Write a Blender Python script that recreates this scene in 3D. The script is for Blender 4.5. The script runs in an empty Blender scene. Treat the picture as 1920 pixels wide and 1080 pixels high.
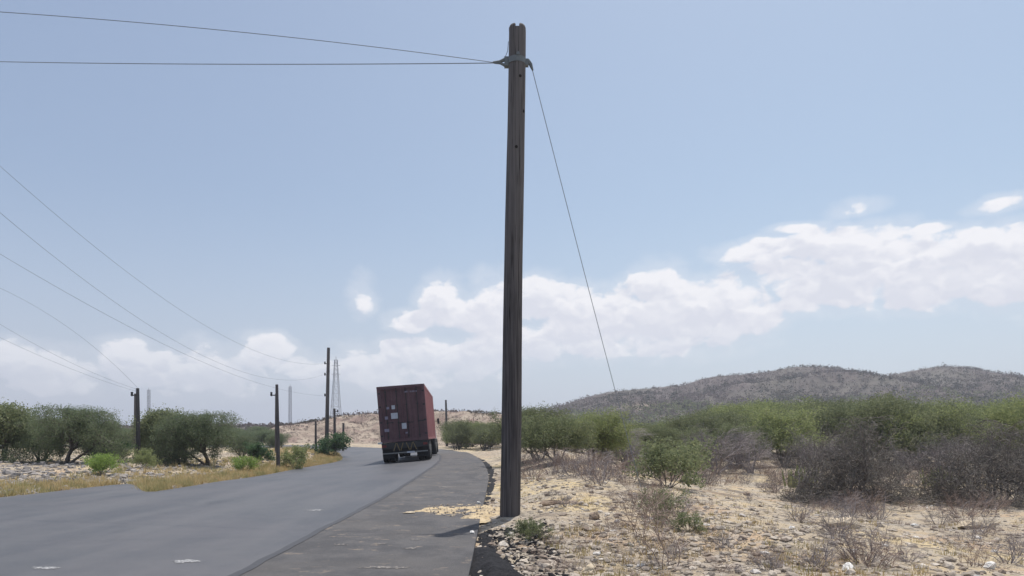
import bpy, math, random
import numpy as np
from mathutils import Vector, Matrix, geometry
R = math.radians
sc = bpy.context.scene
COL = sc.collection

# ------------------------------------------------------------ camera
F, HY, CH = 1300.0, 815.0, 1.5          # focal length and horizon in photo pixels, eye height in m
cam = bpy.data.cameras.new('camera'); camo = bpy.data.objects.new('camera', cam); COL.objects.link(camo)
cam.sensor_width = 36; cam.lens = 36 * F / 1920; cam.shift_y = (HY - 540) / 1920
camo.location = (0, 0, CH); camo.rotation_euler = (R(90), 0, 0)
cam.clip_start = 0.1; cam.clip_end = 6000
sc.camera = camo

# ------------------------------------------------------------ light
SUN_EL, SUN_AZ = 74.0, 26.0              # azimuth clockwise from +Y
sun = bpy.data.lights.new('sun', 'SUN'); suno = bpy.data.objects.new('sun', sun); COL.objects.link(suno)
sun.energy = 4.4; sun.angle = R(0.53); sun.color = (1.0, 0.95, 0.88)
sd = Vector((math.sin(R(SUN_AZ)) * math.cos(R(SUN_EL)), math.cos(R(SUN_AZ)) * math.cos(R(SUN_EL)), math.sin(R(SUN_EL))))
suno.rotation_euler = sd.to_track_quat('Z', 'Y').to_euler()
sc.view_settings.view_transform = 'Standard'; sc.view_settings.look = 'None'
sc.view_settings.exposure = 0.0; sc.view_settings.gamma = 1.0; sc.view_settings.use_curve_mapping = False
sc.cycles.max_bounces = 5; sc.cycles.diffuse_bounces = 2; sc.cycles.transparent_max_bounces = 8

# ------------------------------------------------------------ node helper
class NT:
    def __init__(s, tree): s.t = tree; s.n = tree.nodes; s.l = tree.links
    def put(s, sock, v):
        if v is None: return
        if isinstance(v, bpy.types.NodeSocket): s.l.new(v, sock)
        else: sock.default_value = v
    def node(s, typ, out=0, ins=None, **kw):
        nd = s.n.new(typ)
        for k, v in kw.items(): setattr(nd, k, v)
        for k, v in (ins or {}).items(): s.put(nd.inputs[k], v)
        return nd.outputs[out]
    def math(s, op, a, b=None, c=None, clamp=False):
        nd = s.n.new('ShaderNodeMath'); nd.operation = op; nd.use_clamp = clamp
        for i, v in enumerate((a, b, c)): s.put(nd.inputs[i], v)
        return nd.outputs[0]
    def vm(s, op, a, b=None, out=0):
        nd = s.n.new('ShaderNodeVectorMath'); nd.operation = op
        s.put(nd.inputs[0], a)
        if b is not None: s.put(nd.inputs[1], b)
        return nd.outputs[out]
    def mix(s, f, a, b, mode='MIX'):
        nd = s.n.new('ShaderNodeMix'); nd.data_type = 'RGBA'; nd.blend_type = mode
        c = lambda v: (*v, 1) if isinstance(v, tuple) and len(v) == 3 else v
        s.put(nd.inputs[0], f); s.put(nd.inputs[6], c(a)); s.put(nd.inputs[7], c(b))
        return nd.outputs[2]
    def ss(s, v, lo, hi, a=0.0, b=1.0):
        nd = s.n.new('ShaderNodeMapRange'); nd.interpolation_type = 'SMOOTHSTEP'
        s.put(nd.inputs[0], v); s.put(nd.inputs[1], lo); s.put(nd.inputs[2], hi); s.put(nd.inputs[3], a); s.put(nd.inputs[4], b)
        return nd.outputs[0]
    dim = '3D'
    def noise(s, vec, scale, detail=3, rough=0.55, dist=0.0, out=0):
        return s.node('ShaderNodeTexNoise', out, {'Vector': vec, 'Scale': scale, 'Detail': detail, 'Roughness': rough, 'Distortion': dist}, noise_dimensions=s.dim)
    def vor(s, vec, scale, out=0, **kw):
        return s.node('ShaderNodeTexVoronoi', out, {'Vector': vec, 'Scale': scale}, **kw)
    def scl(s, vec, sc3): return s.vm('MULTIPLY', vec, sc3)

# ------------------------------------------------------------ world: Nishita sky with cumulus laid out by compass direction and elevation
w = bpy.data.worlds.new('World'); sc.world = w; w.use_nodes = True
T = NT(w.node_tree); T.n.clear(); T.dim = '2D'
w.cycles.sampling_method = 'MANUAL'; w.cycles.sample_map_resolution = 256
sky = T.node('ShaderNodeTexSky', sky_type='NISHITA', sun_disc=False, sun_elevation=R(SUN_EL), sun_rotation=R(SUN_AZ),
             altitude=0, air_density=1.0, dust_density=1.6, ozone_density=1.2)
SKY_K = 0.1
dirv = T.node('ShaderNodeTexCoord', 'Generated')
sep = T.n.new('ShaderNodeSeparateXYZ'); T.l.new(dirv, sep.inputs[0])
az = T.math('ARCTAN2', sep.outputs[0], sep.outputs[1]); el = T.math('ARCSINE', sep.outputs[2])
cmb = T.n.new('ShaderNodeCombineXYZ'); T.l.new(az, cmb.inputs[0]); T.l.new(el, cmb.inputs[1])
ae = cmb.outputs[0]
def azel(px, py):
    x, z = (px - 960) / F, (HY - py) / F
    return math.atan2(x, 1), math.asin(z / math.sqrt(1 + x * x + z * z))
BL = [  # cx, cy, rx, ry (photo pixels), strength
 (782,600,42,15,.9),(832,572,40,38,1),(880,592,70,34,1),(935,562,48,38,1),(1000,566,60,36,1),(1075,590,80,40,1),(1150,578,55,32,1),
 (1242,560,58,44,1.05),(1225,604,110,40,1),(1325,590,85,38,1),(1100,622,150,34,.9),(960,640,110,32,.75),(1390,572,60,40,1),
 (1485,520,75,34,1),(1560,540,100,32,1),(1470,468,90,17,.9),(1570,462,95,30,1),(1650,500,80,44,1),(1740,540,85,34,1),(1745,475,90,20,1),
 (1830,462,95,32,1),(1890,525,90,44,1),(1602,388,38,11,.62),(1864,388,38,11,.62),(1490,428,30,7,.55),(1752,428,30,7,.55),
 (225,672,45,26,.9),(60,695,100,32,.75),(150,700,90,30,.7),(260,700,80,30,.75),(488,668,50,28,.9),(400,695,90,32,.75),(320,690,60,24,.7),
 (545,695,70,24,.7),(690,690,70,28,.75),(745,668,42,20,.85),(860,672,100,32,.85),(679,556,12,15,.25),(800,695,110,26,.6),(1200,646,120,22,.6),
 (-150,690,140,34,.8),(2080,520,160,50,1)]
def cloud_field(v, extra):
    acc = None
    for cx, cy, rx, ry, st in BL:
        a, e = azel(cx, cy)
        k = math.cos(a) ** 2
        d = T.vm('MULTIPLY', T.vm('SUBTRACT', v, (a, e, 0)), (F / rx / k * 0.80, F / ry / math.cos(a) * 0.76, 0))
        q = T.math('MULTIPLY_ADD', T.vm('DOT_PRODUCT', d, d, out=1), -st, st)
        acc = q if acc is None else T.math('SMOOTH_MAX', acc, q, 0.25)
    return T.math('ADD', T.math('MAXIMUM', acc, -2.5), extra)
aes = T.scl(ae, (1.0, 1.5, 1.0))
w1 = T.noise(aes, 9, 2, .5, out=1)
vv = T.vm('ADD', ae, T.vm('MULTIPLY', T.vm('SUBTRACT', w1, (.5, .5, .5)), (.016, .012, 0)))
def billow(v, det=5):
    nd = T.n.new('ShaderNodeTexVoronoi'); nd.feature = 'SMOOTH_F1'; nd.voronoi_dimensions = '2D'
    for k_, x_ in dict(Scale=13.0, Detail=2.0, Roughness=.5, Lacunarity=2.2, Smoothness=.6).items(): nd.inputs[k_].default_value = x_
    T.l.new(v, nd.inputs['Vector']); nn = T.noise(v, 20, det, .6)
    return T.math('ADD', T.math('MULTIPLY_ADD', nd.outputs[0], -.75, .60), T.math('MULTIPLY_ADD', nn, .8, -.40))
bw = T.vm('ADD', aes, T.vm('MULTIPLY', T.vm('SUBTRACT', T.noise(aes, 30, 4, .6, out=1), (.5, .5, .5)), (.03, .03, 0)))
n1 = billow(bw)
n1c = T.math('MULTIPLY', n1, 1.7)
dens = cloud_field(vv, n1c)
n2 = billow(T.vm('ADD', bw, (0.004, 0.012, 0)), 3)
relief = T.math('SUBTRACT', n1, n2)
alpha = T.math('MAXIMUM', T.ss(dens, -.12, .52), T.ss(dens, -1.3, .3, 0, .28))
big = T.noise(T.scl(ae, (1, 1.6, 1)), 11, 3, .5)
above = cloud_field(T.vm('ADD', vv, (.010, .021, 0)), T.math('MULTIPLY', n2, 1.7))
body = T.ss(above, -.25, .95, .28, -.50)
lit = T.math('ADD', T.math('MULTIPLY_ADD', relief, 1.3, .72), T.math('ADD', body, T.math('MULTIPLY_ADD', big, .7, -.35)), clamp=True)
cloudc = T.mix(lit, (.745, .765, .85), (.93, .93, .97))
skyc = T.scl(sky, (SKY_K, SKY_K, SKY_K))
# pale haze toward the horizon, slightly desaturated phone sky
hz = T.ss(el, -.02, .34, .78, 0)
skyc = T.vm('MULTIPLY', T.mix(.30, skyc, (.36, .46, .62)), (1.50, 1.44, 1.33))
skyc = T.mix(hz, skyc, (.61, .67, .79))
lum = T.ss(az, -.75, .5, .86, 1.04)
skyc = T.vm('MULTIPLY', skyc, T.node('ShaderNodeCombineXYZ', 0, {0: lum, 1: lum, 2: T.math('MULTIPLY_ADD', lum, .7, .3)}))
lowfade = T.ss(el, .05, .16, .50, 1)
fin = T.mix(T.math('MULTIPLY', alpha, lowfade), skyc, cloudc)
bg = T.n.new('ShaderNodeBackground'); T.l.new(fin, bg.inputs[0]); bg.inputs[1].default_value = 1.0
wo = T.n.new('ShaderNodeOutputWorld'); T.l.new(bg.outputs[0], wo.inputs[0])

# ------------------------------------------------------------ materials
def mat(name, fn, trans=0.0):
    m = bpy.data.materials.new(name); m.use_nodes = True
    t = NT(m.node_tree); t.n.clear()
    b = t.n.new('ShaderNodeBsdfPrincipled'); o = t.n.new('ShaderNodeOutputMaterial'); t.l.new(b.outputs[0], o.inputs[0])
    t.pos = t.node('ShaderNodeNewGeometry', 'Position'); t.isl = t.node('ShaderNodeNewGeometry', 'Random Per Island')
    t.obj = t.node('ShaderNodeTexCoord', 'Object'); t.rnd = t.node('ShaderNodeObjectInfo', 'Random')
    c, rough, bump = fn(t)
    t.put(b.inputs['Base Color'], (*c, 1) if isinstance(c, tuple) else c); t.put(b.inputs['Roughness'], rough)
    b.inputs['Specular IOR Level'].default_value = .3
    if bump is not None:
        h, st, di = bump
        t.put(b.inputs['Normal'], t.node('ShaderNodeBump', 0, {'Strength': st, 'Distance': di, 'Height': h}))
    if trans:
        tr = t.n.new('ShaderNodeBsdfTranslucent'); t.put(tr.inputs[0], c); mx = t.n.new('ShaderNodeMixShader'); mx.inputs[0].default_value = trans
        t.l.new(b.outputs[0], mx.inputs[1]); t.l.new(tr.outputs[0], mx.inputs[2]); t.l.new(mx.outputs[0], o.inputs[0])
    return m
def metal(m, v=1.0, spec=.5):
    b = [n for n in m.node_tree.nodes if n.type == 'BSDF_PRINCIPLED'][0]
    b.inputs['Metallic'].default_value = v; b.inputs['Specular IOR Level'].default_value = spec; return m

def f_ground(t):
    p = t.pos
    big = t.ss(t.noise(p, .16, 3, .6), .38, .62)
    med = t.ss(t.noise(p, .9, 4, .6), .35, .65)
    c = t.mix(big, (.62, .485, .30), (.47, .385, .285))
    c = t.mix(t.math('MULTIPLY', med, .6), c, (.385, .36, .315))
    c = t.mix(t.ss(t.noise(t.vm('ADD', p, (9, 3, 0)), .45, 3, .6), .55, .68, 0, .7), c, (.52, .36, .23))
    c = t.mix(t.ss(t.noise(t.vm('ADD', p, (5, 7, 0)), .5, 4, .65), .54, .64, 0, .8), c, (.20, .155, .12))
    c = t.mix(t.ss(t.noise(t.vm('ADD', p, (15, 2, 0)), .22, 4, .6), .56, .64, 0, .85), c, (.66, .52, .29))
    v = t.vor(p, 9, 1); vs = t.n.new('ShaderNodeSeparateXYZ'); t.l.new(v, vs.inputs[0])
    c = t.mix(t.ss(vs.outputs[0], .72, .8, 0, .55), c, (.55, .49, .42))
    c = t.mix(t.ss(vs.outputs[1], .78, .84, 0, .7), c, (.13, .11, .095))
    fine = t.noise(p, 40, 3, .7)
    c = t.mix(t.ss(fine, .35, .7, 0, .5), c, (.20, .17, .14))
    h = t.math('ADD', t.math('MULTIPLY', t.vor(p, 9, 0), -1.2), t.math('MULTIPLY', t.noise(p, 14, 5, .7), 1.3))
    return c, .95, (h, .9, .05)
def f_road(t):
    p = t.pos
    st = t.math('ADD', t.math('MULTIPLY', t.noise(t.scl(p, (1, .09, 1)), 1.25, 3, .5), .65), t.math('MULTIPLY', t.noise(p, 2.2, 6, .75), .35))
    sp = t.noise(p, 160, 2, .7)
    c = t.mix(t.ss(st, .35, .65), (.066, .069, .078), (.105, .104, .109))
    c = t.mix(t.ss(t.noise(p, .35, 3), .4, .66, 0, .45), c, (.115, .108, .113))
    c = t.mix(t.ss(t.noise(t.vm('ADD', t.scl(p, (1, .35, 1)), (4, 0, 0)), .7, 4, .65), .56, .7, 0, .6), c, (.050, .053, .060))
    c = t.mix(t.ss(t.noise(p, 6, 5, .8), .58, .72, 0, .5), c, (.16, .155, .15))
    c = t.mix(t.ss(sp, .5, .72, 0, .45), c, (.18, .18, .18))
    return c, .5, (t.math('ADD', sp, t.noise(p, 30, 3)), .35, .012)
def f_shoulder(t):
    p = t.pos
    n = t.noise(t.scl(p, (1, .8, 1)), 1.3, 5, .7)
    c = t.mix(t.ss(n, .4, .62), (.074, .074, .080), (.112, .109, .112))
    c = t.mix(t.ss(t.noise(t.vm('ADD', p, (3, 9, 1)), 3.2, 5, .75), 0.57, .68, 0, .8), c, (.27, .22, .175))
    c = t.mix(t.ss(t.noise(p, .5, 2), .45, .6, 0, .5), c, (.112, .106, .104))
    sp = t.noise(p, 120, 3, .75)
    c = t.mix(t.ss(sp, .52, .7, 0, .5), c, (.22, .19, .16))
    return c, .85, (t.math('ADD', sp, t.noise(p, 20, 4)), .7, .02)
def f_tar(t):
    n = t.noise(t.pos, 35, 5, .75)
    return t.mix(t.ss(n, .45, .7), (.014, .014, .018), (.048, .046, .048)), .85, (n, 1, .05)
def f_seam(t):
    n = t.noise(t.pos, 14, 4, .7); return t.mix(n, (.035, .035, .040), (.075, .074, .078)), .55, (n, .4, .01)
def f_sand(t):
    n = t.noise(t.pos, 7, 5, .7); c = t.mix(t.ss(n, .3, .7), (.38, .29, .17), (.56, .45, .29))
    c = t.mix(t.ss(t.noise(t.pos, 2.4, 5, .7), .5, .66, 0, .75), c, (.30, .24, .17))
    c = t.mix(t.ss(t.noise(t.pos, 60, 3, .7), .58, .7, 0, .8), c, (.22, .17, .12)); return c, .95, (n, .6, .03)
def f_paint(t):
    return t.mix(t.ss(t.noise(t.scl(t.pos, (1, 1, 1)), 38, 5, .8), .46, .60), (.13, .13, .14), (.50, .50, .49)), .7, None
def f_chip(t):
    return t.mix(t.ss(t.noise(t.pos, 30, 5, .8), .48, .62), (.085, .083, .085), (.34, .30, .26)), .8, None
def f_rubble(t):
    c = t.mix(t.isl, (.15, .14, .135), (.36, .33, .31)); n = t.noise(t.pos, 12, 4, .7); return t.mix(t.ss(n, .4, .8, 0, .5), c, (.12, .10, .09)), .9, (n, .6, .03)
def f_stone(t):
    c = t.mix(t.isl, (.27, .23, .19), (.56, .49, .41)); c = t.mix(t.ss(t.isl, .9, 1.0), c, (.66, .63, .60))
    c = t.mix(t.ss(t.math('FRACT', t.math('MULTIPLY', t.isl, 37.0)), .55, .9, 0, .75), c, (.20, .15, .12))
    n = t.noise(t.pos, 20, 4, .7); return t.mix(t.ss(n, .4, .8, 0, .5), c, (.24, .19, .14)), .9, (n, .6, .03)
def f_plainstone(a, b):
    def f(t):
        n = t.noise(t.obj, 9, 5, .7); return t.mix(t.ss(n, .3, .7), a, b), .9, (n, .7, .03)
    return f
def f_leaf(a, b, c2=None):
    def f(t):
        c = t.mix(t.isl, a, b)
        if c2: c = t.mix(t.ss(t.noise(t.pos, .8, 3, .6), .45, .62, 0, .85), c, c2)
        return t.mix(t.math('MULTIPLY', t.rnd, .35), c, tuple(x * .6 for x in a)), .75, None
    return f
def f_bark(a, b):
    def f(t):
        n = t.noise(t.scl(t.obj, (6, 6, 1.5)), 3, 4, .7); return t.mix(n, a, b), .95, (n, .8, .02)
    return f
def f_pole(t):
    o = t.obj
    g = t.noise(t.scl(o, (26, 26, .55)), 1.0, 5, .65)
    c = t.mix(t.ss(g, .35, .65), (.045, .040, .042), (.125, .113, .113))
    c = t.mix(t.ss(t.noise(t.scl(o, (3, 3, .5)), 1.0, 3), .45, .65, 0, .6), c, (.13, .115, .112))
    z = t.n.new('ShaderNodeSeparateXYZ'); t.l.new(o, z.inputs[0])
    c = t.mix(t.ss(t.math('ADD', z.outputs[2], t.math('MULTIPLY', t.noise(o, 2, 3), 3.0)), 3.0, 8.5, 0, .5), c, (.16, .147, .143))
    c = t.mix(t.ss(t.noise(t.scl(o, (60, 60, .9)), 1.0, 2, .5), .62, .68, 0, .9), c, (.015, .013, .012))
    return c, .88, (g, .7, .02)
def f_boxc(c1, c2, c3):
  def f(t):
    o = t.obj
    n = t.noise(o, 1.1, 5, .7); st = t.noise(t.scl(o, (3, 3, .25)), 1.5, 4, .7)
    c = t.mix(t.ss(n, .35, .7), c1, c2)
    c = t.mix(t.ss(st, .55, .75, 0, .6), c, c3)
    c = t.mix(t.ss(t.noise(o, 5, 5, .75), .62, .72, 0, .7), c, tuple(x * .6 for x in c3))
    return c, .6, (n, .2, .02)
  return f
def f_hill(t):
    p = t.pos
    n = t.ss(t.noise(p, .02, 4, .6), .42, .60); m = t.noise(p, .12, 5, .7)
    c = t.mix(t.ss(m, .35, .65), (.088, .070, .066), (.128, .102, .094))
    c = t.mix(t.math('MULTIPLY', n, .4), c, (.14, .14, .10))
    c = t.mix(t.ss(t.noise(p, .6, 4, .7), .5, .65, 0, .5), c, (.11, .095, .09))
    d = t.vm('LENGTH', t.vm('MULTIPLY', t.vm('SUBTRACT', p, (64, 330, 12)), (.06, .035, .12)), out=1)
    c = t.mix(t.ss(t.math('ADD', d, t.math('MULTIPLY', m, .8)), .9, 1.5, .8, 0), c, (.32, .26, .20))
    return c, .95, (m, .6, 1.2)
def f_bank(t):
    p = t.pos
    m = t.noise(p, .35, 5, .7)
    c = t.mix(t.ss(m, .35, .62), (.29, .23, .185), (.38, .315, .25))
    c = t.mix(t.ss(t.noise(t.vm('ADD', p, (7, 0, 3)), .25, 4, .7), .48, .62, 0, .75), c, (.24, .165, .14))
    c = t.mix(t.ss(t.noise(t.scl(p, (1, 1, 2)), .7, 6, .8), .50, .62, 0, .9), c, (.13, .10, .085))
    return c, .95, (m, .8, .5)
def f_scrub(t):
    p = t.pos; c = t.mix(t.isl, (.105, .083, .080), (.165, .132, .124))
    c = t.mix(t.ss(t.noise(p, .022, 5, .6), .47, .56, 0, .75), c, (.075, .072, .052))
    return t.mix(t.ss(t.noise(t.vm('ADD', p, (90, 20, 0)), .035, 5, .65), .56, .66, 0, .6), c, (.18, .148, .138)), .8, None
def f_flat(a, r=.6):
    return lambda t: (t.mix(t.ss(t.noise(t.obj, 8, 4, .7), .35, .75, 0, .4), a, tuple(x * .6 for x in a)), r, None)

M = {k: mat(k, f, .4 if k.startswith('leaf') or k.startswith('scrub') or k == 'grass' else 0.0) for k, f in dict(
    ground=f_ground, asphalt=f_road, shoulder=f_shoulder, tar=f_tar, seam=f_seam, sand=f_sand, faded_paint=f_paint, chip=f_chip, stone=f_stone, rubble=f_rubble,
    white_stone=f_plainstone((.62, .60, .56), (.80, .78, .74)), tan_stone=f_plainstone((.45, .36, .25), (.62, .53, .40)),
    brown_stone=f_plainstone((.22, .16, .12), (.36, .28, .21)), dark_stone=f_plainstone((.10, .085, .075), (.19, .155, .13)),
    grass=f_leaf((.42, .31, .14), (.58, .47, .27), (.30, .29, .13)), pole=f_pole, box=f_boxc((.26, .085, .09), (.34, .14, .14), (.20, .07, .075)), box_shaded=f_boxc((.095, .048, .060), (.130, .070, .080), (.055, .030, .038)), hill=f_hill, bank=f_bank,  # one container paint: lightened for the sunlit sides, darkened for the shaded rear
    bark_dark=f_bark((.07, .06, .055), (.14, .115, .10)), bark_grey=f_bark((.12, .105, .098), (.22, .195, .18)),
    bark_pale=f_bark((.34, .31, .29), (.52, .49, .47)),
    leaf_olive=f_leaf((.17, .205, .10), (.29, .31, .165)), leaf_grey=f_leaf((.13, .172, .092), (.23, .275, .155)),
    leaf_green=f_leaf((.24, .285, .115), (.38, .41, .19)), leaf_bright=f_leaf((.19, .29, .06), (.34, .45, .13)),
    leaf_dark=f_leaf((.055, .115, .055), (.11, .18, .08)), leaf_dry=f_leaf((.15, .12, .10), (.24, .19, .16)),
    twig=f_leaf((.20, .175, .175), (.34, .30, .295)), twig_brown=f_leaf((.24, .17, .14), (.38, .29, .24)), twig_black=f_leaf((.10, .088, .078), (.33, .30, .265)),
    cactus=f_leaf((.22, .24, .10), (.40, .40, .18)), scrub=f_scrub, hill_shrub=f_leaf((.085, .078, .062), (.13, .12, .09)), scrub_old=f_leaf((.15, .125, .12), (.22, .185, .175)),
    scrub_green=f_leaf((.165, .19, .095), (.26, .28, .15)),
    wire=f_flat((.24, .27, .32)), rubber=f_flat((.018, .018, .02), .8), dark_steel=f_flat((.03, .03, .034), .6),
    steel=f_flat((.16, .18, .19), .5), tower=f_flat((.42, .43, .46), .6), white=f_flat((.62, .62, .62), .5), yellow=f_flat((.20, .15, .08), .6),  # tower: light grey holds the paleness of distant haze
    red=f_flat((.14, .02, .02), .4), rim=f_flat((.20, .20, .20), .5), glass=f_flat((.02, .025, .03), .1), cab=f_flat((.55, .55, .56), .4),
    sticker=f_flat((.45, .47, .53), .6), label_dim=f_flat((.22, .20, .27), .6), knot=f_flat((.02, .017, .015), .9)).items()}

# ------------------------------------------------------------ mesh helpers
def mesh_np(name, parts, mats):
    """parts: (V[n,3], F[m,k], mat index, smooth)"""
    V, LT, LV, MI, SM, off = [], [], [], [], [], 0
    for v, f, mi, sm in parts:
        v = np.asarray(v, np.float32); f = np.asarray(f, np.int64)
        if len(f) == 0: continue
        V.append(v); LV.append((f + off).ravel()); LT.append(np.full(len(f), f.shape[1]))
        MI.append(np.full(len(f), mi)); SM.append(np.full(len(f), sm)); off += len(v)
    V = np.concatenate(V); LV = np.concatenate(LV).astype(np.int32); LT = np.concatenate(LT).astype(np.int32)
    me = bpy.data.meshes.new(name)
    me.vertices.add(len(V)); me.vertices.foreach_set('co', V.ravel())
    me.loops.add(len(LV)); me.loops.foreach_set('vertex_index', LV)
    me.polygons.add(len(LT)); me.polygons.foreach_set('loop_start', np.concatenate([[0], np.cumsum(LT)[:-1]]).astype(np.int32))
    me.polygons.foreach_set('loop_total', LT)
    for m in mats: me.materials.append(M[m])
    me.polygons.foreach_set('material_index', np.concatenate(MI).astype(np.int32))
    me.polygons.foreach_set('use_smooth', np.concatenate(SM).astype(bool))
    me.update(calc_edges=True)
    return me
def link(name, me, parent=None, loc=None, rot=None):
    o = bpy.data.objects.new(name, me); COL.objects.link(o)
    if parent: o.parent = parent
    if loc is not None: o.location = loc
    if rot is not None: o.rotation_euler = rot
    return o
def tag(o, label=None, cat=None, group=None, kind=None):
    if label: o['label'] = label
    if cat: o['category'] = cat
    if group: o['group'] = group
    if kind: o['kind'] = kind
    return o
def empty(name, loc=(0, 0, 0), rot=(0, 0, 0)):
    o = bpy.data.objects.new(name, None); o.empty_display_size = .3; COL.objects.link(o); o.location = loc; o.rotation_euler = rot; return o
def copy_thing(r):
    c = r.copy(); COL.objects.link(c)
    for k in ('label', 'group'):
        if k in c: del c[k]
    for ch in r.children:
        d = ch.copy(); COL.objects.link(d); d.parent = c
        for g in ch.children:
            e = g.copy(); COL.objects.link(e); e.parent = d
    return c
class P:
    """collects solid primitives into one mesh"""
    def __init__(s): s.parts = []
    def add(s, v, f, mi=0, sm=False): s.parts.append((np.array(v, float), np.array(f), mi, sm)); return s
    def box(s, c, d, mi=0, rot=None):
        x, y, z = [k / 2 for k in d]
        v = np.array([(sx * x, sy * y, sz * z) for sz in (-1, 1) for sy in (-1, 1) for sx in (-1, 1)])
        if rot is not None: v = v @ np.array(rot).T
        return s.add(v + np.array(c), [(0, 2, 3, 1), (4, 5, 7, 6), (0, 1, 5, 4), (2, 6, 7, 3), (0, 4, 6, 2), (1, 3, 7, 5)], mi)
    def tube(s, pts, rs, n=8, mi=0, cap=True, sm=True):
        pts = [Vector(p) for p in pts]; V = []; m = len(pts)
        if not hasattr(rs, '__len__'): rs = [rs] * m
        ref = None
        for i, p in enumerate(pts):
            d = (pts[min(i + 1, m - 1)] - pts[max(i - 1, 0)]).normalized()
            if ref is None: ref = Vector((0, 0, 1)) if abs(d.z) < .9 else Vector((1, 0, 0))
            a = d.cross(ref).normalized(); b = d.cross(a)
            ref = b if False else ref
            for k in range(n):
                t = 2 * math.pi * k / n; V.append(p + (a * math.cos(t) + b * math.sin(t)) * rs[i])
        Fq = [(i * n + k, i * n + (k + 1) % n, (i + 1) * n + (k + 1) % n, (i + 1) * n + k) for i in range(m - 1) for k in range(n)]
        s.add([tuple(v) for v in V], Fq, mi, sm)
        if cap:
            s.add([tuple(v) for v in V[:n]], [list(range(n))[::-1]], mi); s.add([tuple(v) for v in V[-n:]], [list(range(n))], mi)
        return s
    def wheel(s, c, r, wd, mi=0, n=28, prof=None):
        prof = prof or [(-.5, .80), (-.5, .93), (-.42, .99), (0, 1.0), (.42, .99), (.5, .93), (.5, .80)]
        V = [(c[0] + a * wd, c[1] + r * b * math.cos(2 * math.pi * k / n), c[2] + r * b * math.sin(2 * math.pi * k / n)) for a, b in prof for k in range(n)]
        Fq = [(i * n + k, i * n + (k + 1) % n, (i + 1) * n + (k + 1) % n, (i + 1) * n + k) for i in range(len(prof) - 1) for k in range(n)]
        s.add(V, Fq, mi, True)
        m = len(prof) - 1
        s.add(V[:n], [list(range(n))], mi); s.add(V[m * n:], [list(range(n))[::-1]], mi); return s
    def build(s, name, mats, parent=None, loc=None, rot=None):
        return link(name, mesh_np(name, s.parts, mats if isinstance(mats, list) else [mats]), parent, loc, rot)

# vectorised soups
def seg_tubes(A, B, RA, RB, n=3):
    A, B = np.asarray(A, float), np.asarray(B, float); D = B - A; D /= np.linalg.norm(D, axis=1)[:, None] + 1e-9
    ref = np.where(np.abs(D[:, 2:3]) < .9, [[0, 0, 1.]], [[1., 0, 0]]); a = np.cross(D, ref); a /= np.linalg.norm(a, axis=1)[:, None]; b = np.cross(D, a)
    V = np.zeros((len(A), 2 * n, 3))
    for k in range(n):
        t = 2 * math.pi * k / n; o = a * math.cos(t) + b * math.sin(t)
        V[:, k] = A + o * np.asarray(RA)[:, None]; V[:, n + k] = B + o * np.asarray(RB)[:, None]
    base = np.array([(k, (k + 1) % n, n + (k + 1) % n, n + k) for k in range(n)])
    Fq = (np.arange(len(A))[:, None, None] * 2 * n + base[None]).reshape(-1, 4)
    return V.reshape(-1, 3), Fq
def leaf_soup(rg, C, size, asp=.45, up=0.0):
    N = len(C); d = rg.normal(size=(N, 3)); d[:, 2] *= (1 - up); d /= np.linalg.norm(d, axis=1)[:, None]
    e = np.cross(d, rg.normal(size=(N, 3))); e /= np.linalg.norm(e, axis=1)[:, None]
    s = (size * rg.uniform(.6, 1.4, N))[:, None]
    V = np.stack([C - d * s * .5, C + e * s * asp * .5, C + d * s * .5, C - e * s * asp * .5], 1)
    return V.reshape(-1, 3), np.arange(N * 4).reshape(-1, 4)
ICO_V = None
def stone_soup(rg, C, S, flat=.65):
    t = (1 + 5 ** .5) / 2
    v = np.array([(-1, t, 0), (1, t, 0), (-1, -t, 0), (1, -t, 0), (0, -1, t), (0, 1, t), (0, -1, -t), (0, 1, -t), (t, 0, -1), (t, 0, 1), (-t, 0, -1), (-t, 0, 1)]) / 1.9
    f = np.array([(0, 11, 5), (0, 5, 1), (0, 1, 7), (0, 7, 10), (0, 10, 11), (1, 5, 9), (5, 11, 4), (11, 10, 2), (10, 7, 6), (7, 1, 8), (3, 9, 4), (3, 4, 2), (3, 2, 6), (3, 6, 8), (3, 8, 9), (4, 9, 5), (2, 4, 11), (6, 2, 10), (8, 6, 7), (9, 8, 1)])
    N = len(C); V = v[None] * rg.uniform(.62, 1.15, (N, 12, 1)) * rg.uniform(.6, 1.25, (N, 1, 3)) * np.array([1, 1, flat])
    a = rg.uniform(0, 6.28, N); c, s_ = np.cos(a)[:, None], np.sin(a)[:, None]
    X = V[..., 0] * c - V[..., 1] * s_; Y = V[..., 0] * s_ + V[..., 1] * c
    V = np.stack([X, Y, V[..., 2]], -1) * np.asarray(S)[:, None, None] + C[:, None]
    return V.reshape(-1, 3), (np.arange(N)[:, None, None] * 12 + f[None]).reshape(-1, 3)

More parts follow.
